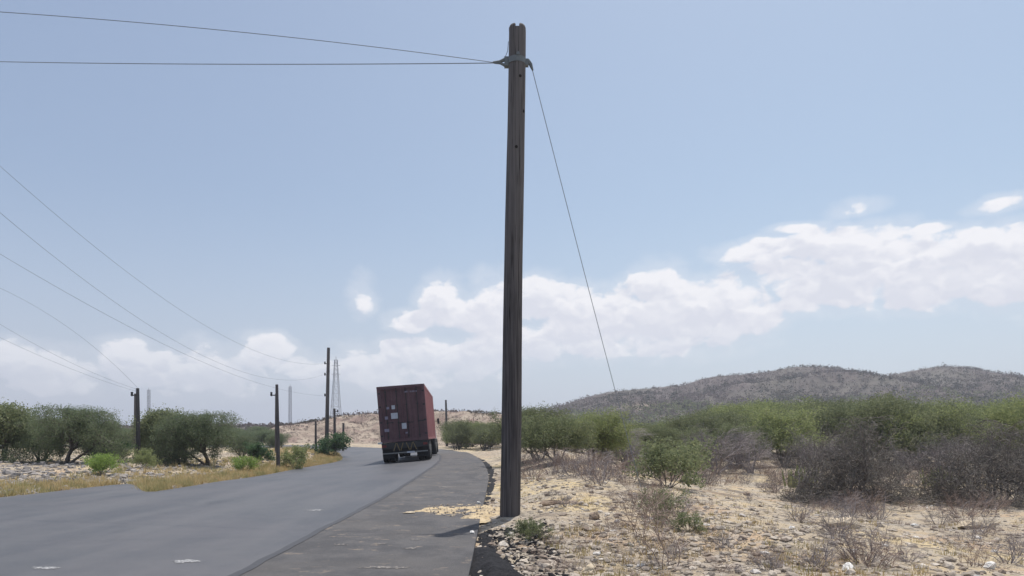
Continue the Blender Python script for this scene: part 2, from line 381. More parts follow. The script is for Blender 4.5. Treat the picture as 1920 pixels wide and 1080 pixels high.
# smooth value noise in numpy
def _h(ix, iy, seed):
    n = (ix * 374761393 + iy * 668265263 + seed * 1274126177) & 0xffffffff
    n = ((n ^ (n >> 13)) * 1274126177) & 0xffffffff
    return ((n ^ (n >> 16)) & 0xffff) / 32767.5 - 1.0
def vnoise(x, y, sc_, seed=0, octv=3):
    x = np.asarray(x, float) / sc_; y = np.asarray(y, float) / sc_; tot = 0; amp = 1.0; nrm = 0
    for o in range(octv):
        ix, iy = np.floor(x).astype(np.int64), np.floor(y).astype(np.int64); fx, fy = x - ix, y - iy
        fx, fy = fx * fx * (3 - 2 * fx), fy * fy * (3 - 2 * fy); s = seed + o * 17
        a = _h(ix, iy, s) * (1 - fx) + _h(ix + 1, iy, s) * fx; b = _h(ix, iy + 1, s) * (1 - fx) + _h(ix + 1, iy + 1, s) * fx
        tot = tot + amp * (a * (1 - fy) + b * fy); nrm += amp; amp *= .5; x = x * 2.03 + 5.1; y = y * 2.03 + 1.7
    return tot / nrm
def sst(x, a, b):
    t = np.clip((np.asarray(x, float) - a) / (b - a), 0, 1); return t * t * (3 - 2 * t)

# ------------------------------------------------------------ terrain height (smooth part shared by road and ground)
def h0(x, y):
    x = np.asarray(x, float); y = np.asarray(y, float)
    b = .075 * sst(y, 16, 32) * (1 - sst(y, 48, 64))
    xr = np.clip(x, -10.5, -.4)
    z = b * (xr + 6.0)
    z = z * (1 - sst(x, 1.0, 6)) * (1 - sst(-x, 12, 16))
    off = sst(x, -.5, .8)
    z = z + off * .12 * (1 - sst(x, 2.5, 6)) * sst(y, 8, 12)
    z = z - .45 * sst(x, 3.5, 9)
    z = z + .25 * sst(-x, 14, 24)
    z = z + .24 * np.exp(-((x - 1.9) / 1.1) ** 2) * sst(y, 12.5, 16) * (1 - sst(y, 34, 46))
    return z
def pix(px, py, f=None):
    f = f or h0
    Y = np.arange(3, 400, .05); X = (px - 960) / F * Y; Z = CH - (py - HY) / F * Y
    d = Z - f(X, Y); i = np.argmax(d <= 0) if (d <= 0).any() else len(Y) - 1
    return float(X[i]), float(Y[i])
def chaikin(p, n=2, closed=False):
    for _ in range(n):
        q = []
        m = len(p)
        for i in range(m if closed else m - 1):
            a, b = p[i], p[(i + 1) % m]; q += [(a[0] * .75 + b[0] * .25, a[1] * .75 + b[1] * .25), (a[0] * .25 + b[0] * .75, a[1] * .25 + b[1] * .75)]
        p = q if closed else [p[0]] + q + [p[-1]]
    return p
r_edge = [(-.35, -12), (-.35, 0)] + [pix(*q) for q in ((881, 1080), (890, 1030), (899, 985), (906, 950), (914, 915), (917, 895), (911, 877), (897, 861), (880, 850))] + [(-5.6, 66), (-9, 73), (-16, 78), (-30, 81), (-70, 84)]
l_main = [(-70, 73), (-34, 70), (-22, 66), (-15.8, 60)] + [pix(*q) for q in ((644, 857), (636, 867), (560, 880), (450, 899), (380, 911), (320, 921), (278, 927), (262, 922), (250, 908), (130, 922), (0, 938))] + [(-13, 12), (-16, 5), (-16, -12)]
print('R', [(round(a, 1), round(b, 1)) for a, b in r_edge]); print('L', [(round(a, 1), round(b, 1)) for a, b in l_main])
road_poly = chaikin(r_edge, 2) + chaikin(l_main, 2)
seam_line = [(-2.8, -12), (-2.8, 0)] + [pix(*q) for q in ((462, 1080), (580, 1012), (700, 948), (770, 906), (828, 868))] + [(-5.4, 52), (-9, 64)]
seam_line = chaikin(seam_line, 2)

def densify(poly, step):
    out = []
    for i in range(len(poly)):
        a, b = poly[i], poly[(i + 1) % len(poly)]; L = math.dist(a, b); n = max(1, int(L / step(a)))
        out += [(a[0] + (b[0] - a[0]) * k / n, a[1] + (b[1] - a[1]) * k / n) for k in range(n)]
    return out
def inside_dist(X, Y, poly):
    """positive outside, negative inside"""
    ins = np.zeros(X.shape, bool); dd = np.full(X.shape, 1e9); n = len(poly)
    for i in range(n):
        (x1, y1), (x2, y2) = poly[i], poly[(i + 1) % n]
        if y1 != y2:
            c = ((y1 > Y) != (y2 > Y)) & (X < (x2 - x1) * (Y - y1) / (y2 - y1) + x1); ins ^= c
        ex, ey = x2 - x1, y2 - y1; L2 = ex * ex + ey * ey + 1e-12
        t = np.clip(((X - x1) * ex + (Y - y1) * ey) / L2, 0, 1); dd = np.minimum(dd, np.hypot(X - x1 - t * ex, Y - y1 - t * ey))
    return np.where(ins, -dd, dd)
def hg(x, y):
    """full ground height away from the road"""
    x = np.asarray(x, float); y = np.asarray(y, float)
    d = inside_dist(x.ravel(), y.ravel(), road_poly).reshape(x.shape)
    k = sst(d, .1, 1.6)
    z = h0(x, y) + k * (.10 * vnoise(x, y, 2.6, 3) + .05 * vnoise(x, y, .7, 9) + .10 * vnoise(x, y, 9, 5) * sst(d, 1, 5))
    z = z - .02 * (1 - k) + .02
    return np.where(d < .12, h0(x, y) - .015, z)
def sheet(name, poly, dz, m, step=.6, jag=0, seed=1, skirt=0, kind='structure', parent=None):
    st = lambda a: max(.12, min(2.0, step * .25 * max(a[1], 4) / 10))
    b = densify(poly, st)
    if jag:
        bx = np.array(b); b = [(x + jag * float(vnoise(x * 1.0, y, .5, seed)), y + jag * float(vnoise(x, y, .5, seed + 5))) for x, y in b]
    bx = np.array(b); x0, x1, y0, y1 = bx[:, 0].min(), bx[:, 0].max(), bx[:, 1].min(), bx[:, 1].max()
    ys = [y0]
    while ys[-1] < y1: ys.append(ys[-1] + max(step * .6, step * ys[-1] / 18))
    pts = []
    for y in ys:
        s = max(step * .6, step * y / 18) * 1.2
        xs = np.arange(x0, x1, s); pts += [(x + .01, y + .013) for x in xs]
    pts = np.array(pts); d = inside_dist(pts[:, 0], pts[:, 1], b); pts = pts[d < -.1]
    allp = [Vector(p) for p in b] + [Vector(p) for p in pts]
    n = len(b)
    v, e, f, *_ = geometry.delaunay_2d_cdt(allp, [(i, (i + 1) % n) for i in range(n)], [], 1, 1e-5)
    v = np.array([tuple(q) for q in v]); z = h0(v[:, 0], v[:, 1]) + dz
    V = np.column_stack([v, z]); Fq = np.array([q if True else q for q in f])
    a, b_, c_ = V[Fq[:, 0]], V[Fq[:, 1]], V[Fq[:, 2]]
    flip = np.cross(b_ - a, c_ - a)[:, 2] < 0; Fq[flip] = Fq[flip][:, ::-1]
    parts = [(V, Fq, 0, True)]
    if skirt:
        B = np.array(b); zb = h0(B[:, 0], B[:, 1]) + dz; n = len(B)
        top = np.column_stack([B, zb]); bot = top.copy(); bot[:, 2] -= skirt
        parts.append((np.vstack([top, bot]), np.array([(i, (i + 1) % n, n + (i + 1) % n, n + i) for i in range(n)]), 0, False))
    o = link(name, mesh_np(name, parts, [m]), parent)
    if kind: o['kind'] = kind
    return o

# ground sheet
def axis(lo, hi, c0, c1, s, grow):
    mid = list(np.arange(c0, c1, s)); a = [c1]; st = s
    while a[-1] < hi: st *= grow; a.append(a[-1] + st)
    b = [c0 - s]; st = s
    while b[-1] > lo: st *= grow; b.append(b[-1] - st)
    return np.array(b[::-1] + mid + a)
gx = axis(-1300, 1300, -16, 14, .2, 1.07); gy = axis(-60, 1600, 5, 30, .2, 1.035)
GX, GY = np.meshgrid(gx, gy); GZ = hg(GX, GY)
nx, ny = len(gx), len(gy); idx = np.arange(nx * ny).reshape(ny, nx)
Fg = np.stack([idx[:-1, :-1], idx[:-1, 1:], idx[1:, 1:], idx[1:, :-1]], -1).reshape(-1, 4)
o = link('ground', mesh_np('ground', [(np.stack([GX, GY, GZ], -1).reshape(-1, 3), Fg, 0, True)], ['ground'])); o['kind'] = 'structure'

sheet('road', road_poly, .05, 'asphalt', .6, 0, skirt=.09)
sh_poly = seam_line + [p for p in chaikin(r_edge, 2) if p[1] < 64][::-1]
sh_poly = [(x - (.004 if i >= len(seam_line) else 0), max(-11.9, y)) for i, (x, y) in enumerate(sh_poly)]
sheet('road_shoulder', sh_poly, .055, 'shoulder', .5)
sl = [p for p in seam_line]
nrm = lambda w_: [(x - w_, y) for x, y in sl] + [(x + w_, y) for x, y in sl][::-1]
sheet('road_seam', nrm(.055), .060, 'seam', .4, .03)
def blob_pix(cx, cy, rx, ry, n=14, seed=0, irr=.25, f=None):
    rg = random.Random(seed); return [pix(cx + rx * math.cos(t) * (1 + rg.uniform(-irr, irr)), cy + ry * math.sin(t) * (1 + rg.uniform(-irr, irr)), f) for t in [2 * math.pi * k / n for k in range(n)]]
for i, (cx, cy, rx, ry) in enumerate([(352, 1061, 24, 2.2), (336, 1064, 9, 1.6), (84, 1075, 24, 2.2), (590, 962, 14, 1.0), (722, 952, 10, 1.2)]):
    sheet('faded_road_marking', blob_pix(cx, cy, rx, ry, 30, i, .45), .054, 'faded_paint', .2)
for i, (cx, cy, rx, ry) in enumerate([(770, 1037, 10, 1.6), (715, 1028, 8, 1.4), (640, 1030, 9, 1.3), (780, 1020, 9, 1.4), (838, 917, 14, 1.0), (730, 1075, 40, 1.8)]):
    sheet('pale_road_patch', blob_pix(cx, cy, rx * 1.3, ry, 30, 40 + i, .5), .059, 'chip', .2, .03)

# crumbled dark asphalt verge along the right edge
RE = chaikin(r_edge, 2)
near = [p for p in RE if 5 < p[1] < 11.2]
vg = [(x - .06, y) for x, y in near] + [(x + .05 + .50 * math.sin(min(1, (11.2 - y) / 4.6) * math.pi * .55) + .06 * math.sin(y * 9), y) for x, y in near][::-1]
def raised(name, poly, m, h, seed, step=.09, zf=None, jag=.08):
    """a low rough heap over an outline"""
    B = np.array(densify(poly, lambda a: step * 1.5)); x0, y0 = B.min(0); x1, y1 = B.max(0)
    xs, ys = np.meshgrid(np.arange(x0 - jag, x1 + jag, step), np.arange(y0 - jag, y1 + jag, step)); sh = xs.shape
    d = -inside_dist(xs.ravel(), ys.ravel(), poly).reshape(sh) + jag * vnoise(xs, ys, .45, seed, 4)
    z = (zf or (lambda a, b: h0(a, b) + .05))(xs, ys) - .03 + sst(d, -.03, .3) * (h + .03) * (.75 + .45 * vnoise(xs, ys, .3, seed + 3)) + .012 * vnoise(xs, ys, .12, seed + 8)
    I = np.arange(xs.size).reshape(sh); keep = (d > -.02)
    c = keep[:-1, :-1] | keep[1:, 1:] | keep[1:, :-1] | keep[:-1, 1:]
    q = np.stack([I[:-1, :-1], I[:-1, 1:], I[1:, 1:], I[1:, :-1]], -1)[c]
    u, inv = np.unique(q, return_inverse=True); V = np.stack([xs, ys, z], -1).reshape(-1, 3)[u]
    return link(name, mesh_np(name, [(V, inv.reshape(q.shape), 0, True)], [m]))
o = raised('crumbled_asphalt', vg, 'tar', .10, 4, .05, jag=.22, zf=lambda a, b: np.maximum(hg(a, b), h0(a, b) + .01)); tag(o, 'black crumbled asphalt spilled off the road edge below the utility pole', 'rubble', kind='stuff')
vg2 = [p for p in RE if 12.5 < p[1] < 40]
vg2 = [(x - .05, y) for x, y in vg2] + [(x + .12 + .22 * math.sin((y - 12.5) / 27.5 * math.pi), y) for x, y in vg2][::-1]
o = raised('asphalt_edge', vg2, 'tar', .03, 14, .12, zf=lambda a, b: np.maximum(hg(a, b), h0(a, b) + .01)); tag(o, 'broken asphalt edging with its side shade painted dark along the curve of the road', 'rubble', kind='stuff')  # tar black also carries the shade on the asphalt's side face
# sand washed on to the tarmac
sp = [pix(*q) for q in ((748, 966), (790, 955), (850, 949), (915, 948), (940, 955), (935, 975), (900, 984), (850, 978), (800, 971))]
o = raised('sand_spill', chaikin(sp, 2, True), 'sand', .014, 21, .035, jag=.24, zf=lambda a, b: np.maximum(h0(a, b) + .054, hg(a, b))); tag(o, 'tongue of yellow sand washed over the shoulder beside the tall pole', 'sand', kind='stuff')

# ------------------------------------------------------------ hills
def interp(xs, pts):
    return np.interp(xs, [p[0] for p in pts], [p[1] for p in pts])
def ridge(name, prof, Yc, front, back, px0, px1, m, rough, nx_, ny_, seed, pw=1.4):
    """a ridge whose crest height follows prof; slopes fall away in front and behind"""
    px = np.linspace(px0, px1, nx_); X = (px - 960) / F * Yc
    crest = CH + (HY - interp(px, prof)) / F * Yc
    # smooth
    k = np.hanning(7); k /= k.sum(); crest = np.convolve(np.pad(crest, 3, 'edge'), k, 'valid')
    t = np.linspace(-1, 1, ny_); Y = np.where(t < 0, Yc + t * front, Yc + t * back)
    XX, YY = np.meshgrid(X, Y); TT = np.repeat(np.abs(t)[:, None], nx_, 1)
    fall = (np.cos(np.clip(TT, 0, 1) * math.pi) * .5 + .5) ** (pw * .6) if front < 100 else np.clip(1 - TT, 0, 1) ** 1.2
    ns = vnoise(XX, YY, front * .22, seed, 4)
    gul = 1 - np.abs(vnoise(XX, YY, front * .3, seed + 7, 3)) * 1.0
    Z = crest[None] * fall * (1 + rough * 1.5 * (gul - .75) * np.clip(TT * 3, 0, 1)) + ns * crest.max() * .05 * np.clip(TT * 4, 0, 1) * fall
    Z -= 1.2 * TT + .6 * (TT > .97)
    I = np.arange(XX.size).reshape(XX.shape)
    Fq = np.stack([I[:-1, :-1], I[:-1, 1:], I[1:, 1:], I[1:, :-1]], -1).reshape(-1, 4)
    o = link(name, mesh_np(name, [(np.stack([XX, YY, Z], -1).reshape(-1, 3), Fq, 0, True)], [m])); o['kind'] = 'structure'
    return XX, YY, Z
prof_far = [(700, 822), (900, 800), (980, 778), (1030, 766), (1065, 757), (1100, 745), (1150, 734), (1190, 731), (1240, 726), (1285, 722), (1310, 712), (1345, 705), (1400, 702), (1450, 696), (1475, 690), (1510, 687), (1560, 689), (1600, 701), (1640, 708), (1680, 702), (1720, 694), (1755, 688), (1800, 687), (1840, 694), (1870, 704), (1900, 709), (1960, 716), (2100, 745), (2300, 800)]
HF = ridge('far_hill', prof_far, 420, 230, 200, 700, 2500, 'hill', .30, 300, 101, 3)
prof_bank = [(430, 835), (480, 815), (530, 801), (580, 792), (610, 786), (640, 779), (700, 777), (760, 776), (830, 773), (880, 773), (935, 776), (980, 782), (1050, 795), (1120, 815), (1160, 835)]
HB = ridge('sandy_bank', prof_bank, 116, 24, 40, 380, 1200, 'bank', .55, 200, 61, 11, 1.0)
prof_left = [(-700, 800), (-300, 806), (0, 803), (180, 801), (330, 806), (450, 800), (520, 799), (600, 800), (700, 815)]
HL = ridge('low_rise', prof_left, 210, 60, 60, -800, 700, 'hill', .3, 160, 31, 21)

# ------------------------------------------------------------ plant growth
def rvec(rg): return Vector((rg.gauss(0, 1), rg.gauss(0, 1), rg.gauss(0, 1)))
class Plant:
    def __init__(s, seed): s.rg = random.Random(seed); s.np = np.random.default_rng(seed); s.seg = []; s.tip = []
    def grow(s, p, d, L, r, lev, q):
        n = q['n'][lev]; st = L / n
        for i in range(n):
            d = (d + rvec(s.rg) * q['wander'] + Vector((0, 0, q['up'][lev]))).normalized()
            if p.z > q['H'] * .8 and d.z > 0: d = Vector((d.x, d.y, d.z * (1 - min(1, (p.z - q['H'] * .8) / (q['H'] * .2))))).normalized()
            if p.z < q.get('floor', .1) and d.z < 0: d.z = .1; d.normalize()
            e = p + d * st; r2 = r * q['taper']
            s.seg.append((tuple(p), tuple(e), r, r2, lev)); p, r = e, r2
            if lev > 0 and i >= q['start'][lev]:
                for _ in range(q['kids'][lev]):
                    if s.rg.random() < q['prob']:
                        a = R(s.rg.uniform(*q['ang'])); ax = d.cross(rvec(s.rg)).normalized()
                        s.grow(p, Matrix.Rotation(a, 3, ax) @ d, L * q['ratio'] * s.rg.uniform(.7, 1.2), max(r * .62, q['rmin']), lev - 1, q)
            if lev <= q['leaflev']: s.tip.append(tuple(p))
    def wood(s, lo=0, hi=99, n=3):
        g = [x for x in s.seg if lo <= x[4] <= hi]
        if not g: return np.zeros((0, 3)), np.zeros((0, 4), int)
        return seg_tubes([x[0] for x in g], [x[1] for x in g], [x[2] for x in g], [x[3] for x in g], n)
    def leaves(s, per, spread, size, asp=.45, up=0.):
        C = np.repeat(np.array(s.tip), per, 0); C = C + s.np.normal(size=C.shape) * spread
        C = C[C[:, 2] > .03]
        return leaf_soup(s.np, C, size, asp, up)
def base_q(**k):
    q = dict(n=[3, 4, 4, 4, 4], wander=.22, up=[.02, .04, .05, .08, .1], H=3, taper=.86, start=[0, 1, 1, 1, 1], kids=[1, 1, 2, 2, 2], prob=.85, ang=(25, 60), ratio=.62, rmin=.006, leaflev=0)
    q.update(k); return q
PROTO = {}
def register(key, name, wood=None, crown=None, wm='bark_dark', cm='leaf_olive'):
    PROTO[key] = (name, wood, crown, wm, cm)
def make_proto(key):
    name, wd, cr, wm, cm = PROTO[key]
    if cr is None: return link(name, mesh_np(name, [(wd[0], wd[1], 0, False)], [wm]))
    e = empty(name)
    link('trunk', mesh_np('trunk', [(wd[0], wd[1], 0, True)], [wm]), e)
    link('crown', mesh_np('crown', [(cr[0], cr[1], 0, False)] if cr[2] is None else [(cr[0], cr[1], 0, False), (cr[2][0], cr[2][1], 1, False)], [cm, 'twig_black']), e)
    return e
def umbrella(seed, H=3.0, W=1.0, trunks=3, per=5, size=.10, lean=.5, spread=.13):
    p = Plant(seed)
    for k in range(trunks):
        a = p.rg.uniform(0, 6.28) + k * 6.28 / trunks
        d = Vector((math.cos(a) * lean, math.sin(a) * lean, 1)).normalized()
        p.grow(Vector((math.cos(a) * .08, math.sin(a) * .08, -.1)), d, H * .62 * W, .085, 3,
               base_q(H=H, n=[4, 4, 5, 6], start=[0, 0, 1, 2], kids=[1, 2, 2, 2], prob=.85, ang=(28, 68), ratio=.66, wander=.2, up=[-.02, .0, .02, .06]))
    return p
def bushy(seed, H=1.2, stems=7, per=5, lean=.9, L=.7, n0=(3, 3, 4), rad=.02, cap=1.05):
    p = Plant(seed)
    for k in range(stems):
        a = p.rg.uniform(0, 6.28); l = lean * p.rg.uniform(.2, 1.2)
        p.grow(Vector((math.cos(a) * .1 * H, math.sin(a) * .1 * H, -.05)), Vector((math.cos(a) * l, math.sin(a) * l, 1)).normalized(), H * L * p.rg.uniform(.7, 1.15), rad, 2,
               base_q(H=H * cap, n=list(n0), start=[0, 0, 1], kids=[1, 2, 2], prob=.85, ang=(20, 60), ratio=.6, rmin=.0028, wander=.25, up=[.05, .08, .1], taper=.84))
    return p
# left: grey-green spreading trees
for i in range(2):
    p = umbrella(11 + i * 5, 2.9, 1.05, 4); print('umb', len(p.seg), len(p.tip))
    register('umb%d' % i, 'divi_divi_tree', p.wood(1, 9, 4), (*p.leaves(9, .11, .085, .35), p.wood(0, 0)), 'bark_dark', 'leaf_grey')
p = umbrella(31, 2.9, .9, 3, lean=.35); register('roundgreen', 'acacia_tree', p.wood(1, 9, 4), (*p.leaves(10, .16, .10, .5), p.wood(0, 0)), 'bark_dark', 'leaf_olive')
# right: thicket trees, green flat top with dark stems
for i, (cm, H) in enumerate((('leaf_green', 3.8), ('leaf_olive', 3.6), ('scrub_green', 3.9))):
    p = umbrella(51 + i * 3, H, .95, 5, lean=.6); print('thk', len(p.seg), len(p.tip))
    tips = np.array(p.tip)
    p.tip = [tuple(t) for t in tips[(tips[:, 2] > H * .34)]]
    register('thk%d' % i, 'mesquite_tree', p.wood(1, 9, 3), (*p.leaves(6, .17, .12, .45), p.wood(0, 0)), 'bark_grey', cm)
# leafless
for i, (m, H) in enumerate((('twig', 2.9), ('twig', 2.4))):
    p = umbrella(71 + i, H, 1.0, 6, lean=.7); print('bare', len(p.seg)); register('bare%d' % i, 'leafless_thorn_tree', p.wood(), None, m)
p = Plant(83)
for k in range(9):
    a = k * .7 + p.rg.uniform(-.3, .3); l = p.rg.uniform(.5, 1.7)
    p.grow(Vector((math.cos(a) * .15, math.sin(a) * .15, -.05)), Vector((math.cos(a) * l, math.sin(a) * l, 1)).normalized(), 2.3, .07, 3,
           base_q(H=3.3, n=[5, 4, 5, 6], start=[0, 0, 0, 1], kids=[1, 2, 2, 2], prob=.9, ang=(25, 75), ratio=.64, wander=.26, up=[-.09, -.05, .0, .03], rmin=.009, floor=.15))
print('dark', len(p.seg)); tp = np.array(p.tip); p.tip = [tuple(t) for t in tp[p.np.uniform(size=len(tp)) < .25]]
register('dark', 'thorn_tree', p.wood(1, 9, 4), (*p.leaves(1, .10, .035, .35), p.wood(0, 0)), 'bark_grey', 'leaf_grey')
for i, (k, cm, H, per, sz) in enumerate((('bright', 'leaf_bright', 1.2, 6, .085), ('dkbush', 'leaf_dark', 1.3, 8, .11), ('midbush', 'leaf_green', 1.3, 6, .09), ('olbush', 'leaf_olive', 1.3, 6, .09))):
    p = bushy(100 + i, H, 9); register(k, 'leafy_bush', p.wood(1, 9), (*p.leaves(per, .07, sz, .5), p.wood(0, 0)), 'bark_grey', cm)
for i, m in enumerate(('twig_brown', 'twig', 'twig_brown')):
    p = bushy(120 + i, .8, 12, lean=1.1, n0=(3, 3, 3), rad=.011); register('dry%d' % i, 'dry_shrub', p.wood(), None, m)
p = bushy(131, .45, 14, lean=1.3, n0=(2, 3, 3), rad=.008); register('tuft', 'dry_shrub', p.wood(), None, 'twig')
p = bushy(141, 1.0, 4, lean=.22, L=.85, n0=(3, 3, 6), rad=.009, cap=4); register('sapling', 'leafless_sapling', p.wood(), None, 'twig_brown')
# low spiky cactus clump
pc = Plant(150)
sg = []
for k in range(46):
    a = pc.rg.uniform(0, 6.28); r0 = pc.rg.uniform(0, .5); hh = pc.rg.uniform(.35, .8); b = (r0 * math.cos(a), r0 * math.sin(a), -.05)
    t = (b[0] * 1.35 + pc.rg.gauss(0, .05), b[1] * 1.35 + pc.rg.gauss(0, .05), hh); mdl = tuple((b[i] + t[i]) / 2 for i in range(3))
    sg += [(b, mdl, .022, .032), (mdl, t, .032, .012)]
register('cactus', 'cactus_clump', seg_tubes([x[0] for x in sg], [x[1] for x in sg], [x[2] for x in sg], [x[3] for x in sg], 6), None, 'cactus')

first = {}
def place(key, X, Y, label, group=None, s=1.0, rz=0, sz=None, cat=None, sink=0.0):
    if key not in first: o = make_proto(key); first[key] = o
    else: o = copy_thing(first[key])
    o.location = (X, Y, float(hg(np.array([X]), np.array([Y]))[0]) - sink); o.rotation_euler = (0, 0, rz); o.scale = (s, s, sz or s)
    cats = {'umb': 'tree', 'rou': 'tree', 'thk': 'tree', 'bar': 'tree', 'dar': 'tree', 'dry': 'shrub', 'tuf': 'shrub', 'sap': 'shrub', 'cac': 'cactus'}
    tag(o, label, cat or cats.get(key[:3], 'bush'), group); return o
def at(key, px, py, *a, **k):
    x, y = pix(px, py, hg_fast); return place(key, x, y, *a, **k)
def hg_fast(x, y): return h0(x, y)

# --- left group
G = 'grey green trees left of the road'
at('umb0', 395, 873, 'wide grey green tree with twisted dark trunks, the larger one nearer the slim road pole', G, s=.90, rz=.3)
at('umb1', 350, 862, 'dense grey green tree between the spreading tree and the fresh green tree', G, s=.72, rz=2.2)
at('umb0', 120, 873, 'wide grey green tree with twisted trunks nearest the left side, beside its twin pole', G, s=.86, rz=3.6)
at('umb1', 75, 866, 'dense dark grey green tree touching the leftmost green tree', G, s=.72, rz=4.4)
at('roundgreen', 292, 867, 'upright fresh green tree with several trunks just right of the left roadside pole', 'fresh green trees', s=.93, rz=1.0)
at('roundgreen', 8, 867, 'upright fresh green tree cut off by the left edge of the view', 'fresh green trees', s=.92, rz=2.0)
at('umb1', 455, 858, 'low grey tree behind the bright green bush by the slim road pole', G, s=.52, rz=.9)
at('umb0', 190, 860, 'low grey tree behind the small green bush left of the first pole', G, s=.5, rz=5.1)
g2 = 'small green bushes left of the road'
at('bright', 460, 888, 'bright yellow green bush on the verge left of the slim road pole', g2, s=.62, rz=1)
at('bright', 194, 892, 'bright yellow green bush on the verge at far left', g2, s=.62, rz=3)
at('dkbush', 482, 868, 'dark green bush behind the bright one beside the slim road pole', g2, s=.75, rz=0)
at('dkbush', 216, 868, 'dark green bush behind the bright one at far left', g2, s=.75, rz=2)
at('midbush', 550, 880, 'soft green bush just right of the slim road pole', g2, s=.9, rz=1.4)
at('midbush', 272, 882, 'soft green bush just right of the leftmost pole', g2, s=.6, rz=4)
at('dkbush', 625, 857, 'dark green bush at the foot of the tallest far pole', g2, s=1.25, rz=2.4)

# --- right side trees, individually named
GR = 'trees of the thicket right of the road'
RT = [
 ('thk1', 905, 845, 'rounded dark green tree directly left of the tall pole behind the sandy berm', .62),
 ('olbush', 870, 842, 'small olive bush at the far bend right of the slim pole', 1.3),
 ('thk2', 1010, 863, 'pale green tree directly right of the tall pole', .52),
 ('thk1', 1045, 868, 'dark olive tree with its crown down to the dry brush beside the tall pole', .46),
 ('thk0', 1110, 872, 'bright green tree standing where the guy wire crosses the thicket', .52),
 ('bare1', 1165, 878, 'leafless grey tree between the bright green trees at the guy wire', .75),
 ('thk0', 1205, 874, 'bright yellow green flat tree left of the purple grey leafless trees', .58),
 ('bare0', 1345, 892, 'purple grey leafless tree with upright stems in the middle of the thicket', .82),
 ('bare1', 1410, 890, 'purple grey leafless tree right of its upright neighbour behind the clearing', .85),
 ('thk2', 1300, 872, 'muted green tree rising behind the leafless stems', .82),
 ('olbush', 1270, 902, 'low olive bush in front of the thicket at the left side of the clearing', 1.15),
 ('olbush', 1250, 918, 'dull green bush at the left end of the sandy clearing', .85),
 ('thk0', 1470, 876, 'broad green tree behind the left end of the dark thorn tree', .92),
 ('bare0', 1530, 898, 'grey leafless tree merging into the left of the dark thorn tree', .72),
 ('thk0', 1720, 878, 'broad green tree between the two dark thorn trees', .92),
 ('bare0', 1790, 898, 'grey leafless tree merging into the left of the rightmost thorn tree', .72),
 ('bare1', 1690, 895, 'grey leafless tree in the gap between the two dark thorn trees', .55),
]
for i, (k, px, py, lab, s) in enumerate(RT): at(k, px, py, lab, GR if k[:3] in ('thk', 'bar') else 'low bushes at the thicket', s=s, rz=i * 1.3)
at('dark', 1595, 948, 'large dark tangled thorn tree, the left one of two beside the clearing', 'dark thorn trees', s=.55, rz=.5, sz=.74)
at('dark', 1868, 948, 'large dark tangled thorn tree at the right edge of the view', 'dark thorn trees', s=.55, rz=2.8, sz=.74)
at('bare0', 1925, 928, 'small grey leafless tree cut off by the right edge of the view', GR, s=.5, rz=1)
at('cactus', 1500, 915, 'yellow green spiky cactus clump beside the left fallen grey trunk', 'cactus clumps', s=1.1, rz=0)
at('cactus', 1762, 915, 'yellow green spiky cactus clump beside the right fallen grey trunk', 'cactus clumps', s=1.1, rz=2)
# leaning dead trunks
def dead(px, py, seed):
    p = Plant(seed); X, Y = pix(px, py, h0); z = float(hg(np.array([X]), np.array([Y]))[0])
    for a, L, up in ((.15, 1.35, .75), (.45, 1.1, .55), (-.1, .95, .35), (.1, 1.5, 1.1), (.9, .9, .5)):
        p.grow(Vector((0, 0, 0)), Vector((math.cos(a), math.sin(a) * .6, up)).normalized(), L, .05, 2, base_q(H=1.8, n=[3, 3, 5], kids=[1, 1, 1], prob=.6, start=[0, 1, 2], rmin=.008, ratio=.5, wander=.14))
    e = empty('fallen_tree', (X, Y, z)); 
    link('branches', mesh_np('branches', [(*p.wood(0, 9, 5), 0, True)], ['bark_grey']), e)
    b = P().tube([(.62, 0, .35), (.66, .02, .6), (.63, .02, .86)], [.05, .042, .03], 8).build('broken_limb', 'bark_pale', e)
    return e
tag(dead(1492, 930, 5), 'fallen grey tree with a pale broken limb under the left dark thorn tree', 'fallen tree', 'fallen grey trees')
tag(dead(1756, 930, 6), 'fallen grey tree with a pale broken limb under the rightmost dark thorn tree', 'fallen tree', 'fallen grey trees')

# back of the thicket and scrub: nobody could count it
rgn = np.random.default_rng(5)
def merge_scatter(name, items, label, mats):
    parts = []
    for key, X, Y, s, rz, z in items:
        nm, wd, cr, wm, cm = PROTO[key]; c, s_ = math.cos(rz), math.sin(rz); Rm = np.array([[c, -s_, 0], [s_, c, 0], [0, 0, 1]]).T * s
        parts.append((wd[0] @ Rm + (X, Y, z), wd[1], mats.index(wm), False))
        if cr is not None:
            parts.append((cr[0] @ Rm + (X, Y, z), cr[1], mats.index(cm), False))
    o = link(name, mesh_np(name, parts, mats)); tag(o, label, 'thicket', kind='stuff'); return o
it = []
for k in range(105):
    px = rgn.uniform(985, 2050); Y = rgn.uniform(38, 78); X = (px - 960) / F * Y
    key = rgn.choice(['thk0', 'thk1', 'thk2', 'thk2', 'bare0', 'thk0', 'thk2']); s = rgn.uniform(.78, 1.05) * (.55 + .62 * sst(px, 1050, 1500)) * (Y / 50) ** .5
    it.append((key, X, Y, s, rgn.uniform(0, 6.28), float(h0(X, Y)) - .1))
for k in range(14):
    px = rgn.uniform(850, 985); Y = rgn.uniform(66, 90); X = (px - 960) / F * Y
    it.append((rgn.choice(['thk1', 'thk2', 'thk0']), X, Y, rgn.uniform(.6, .85), rgn.uniform(0, 6.28), -.1))
merge_scatter('thicket', it, 'green and grey thicket filling the ground before the right hill', ['bark_grey', 'leaf_green', 'leaf_olive', 'scrub_green', 'twig'])
it = []
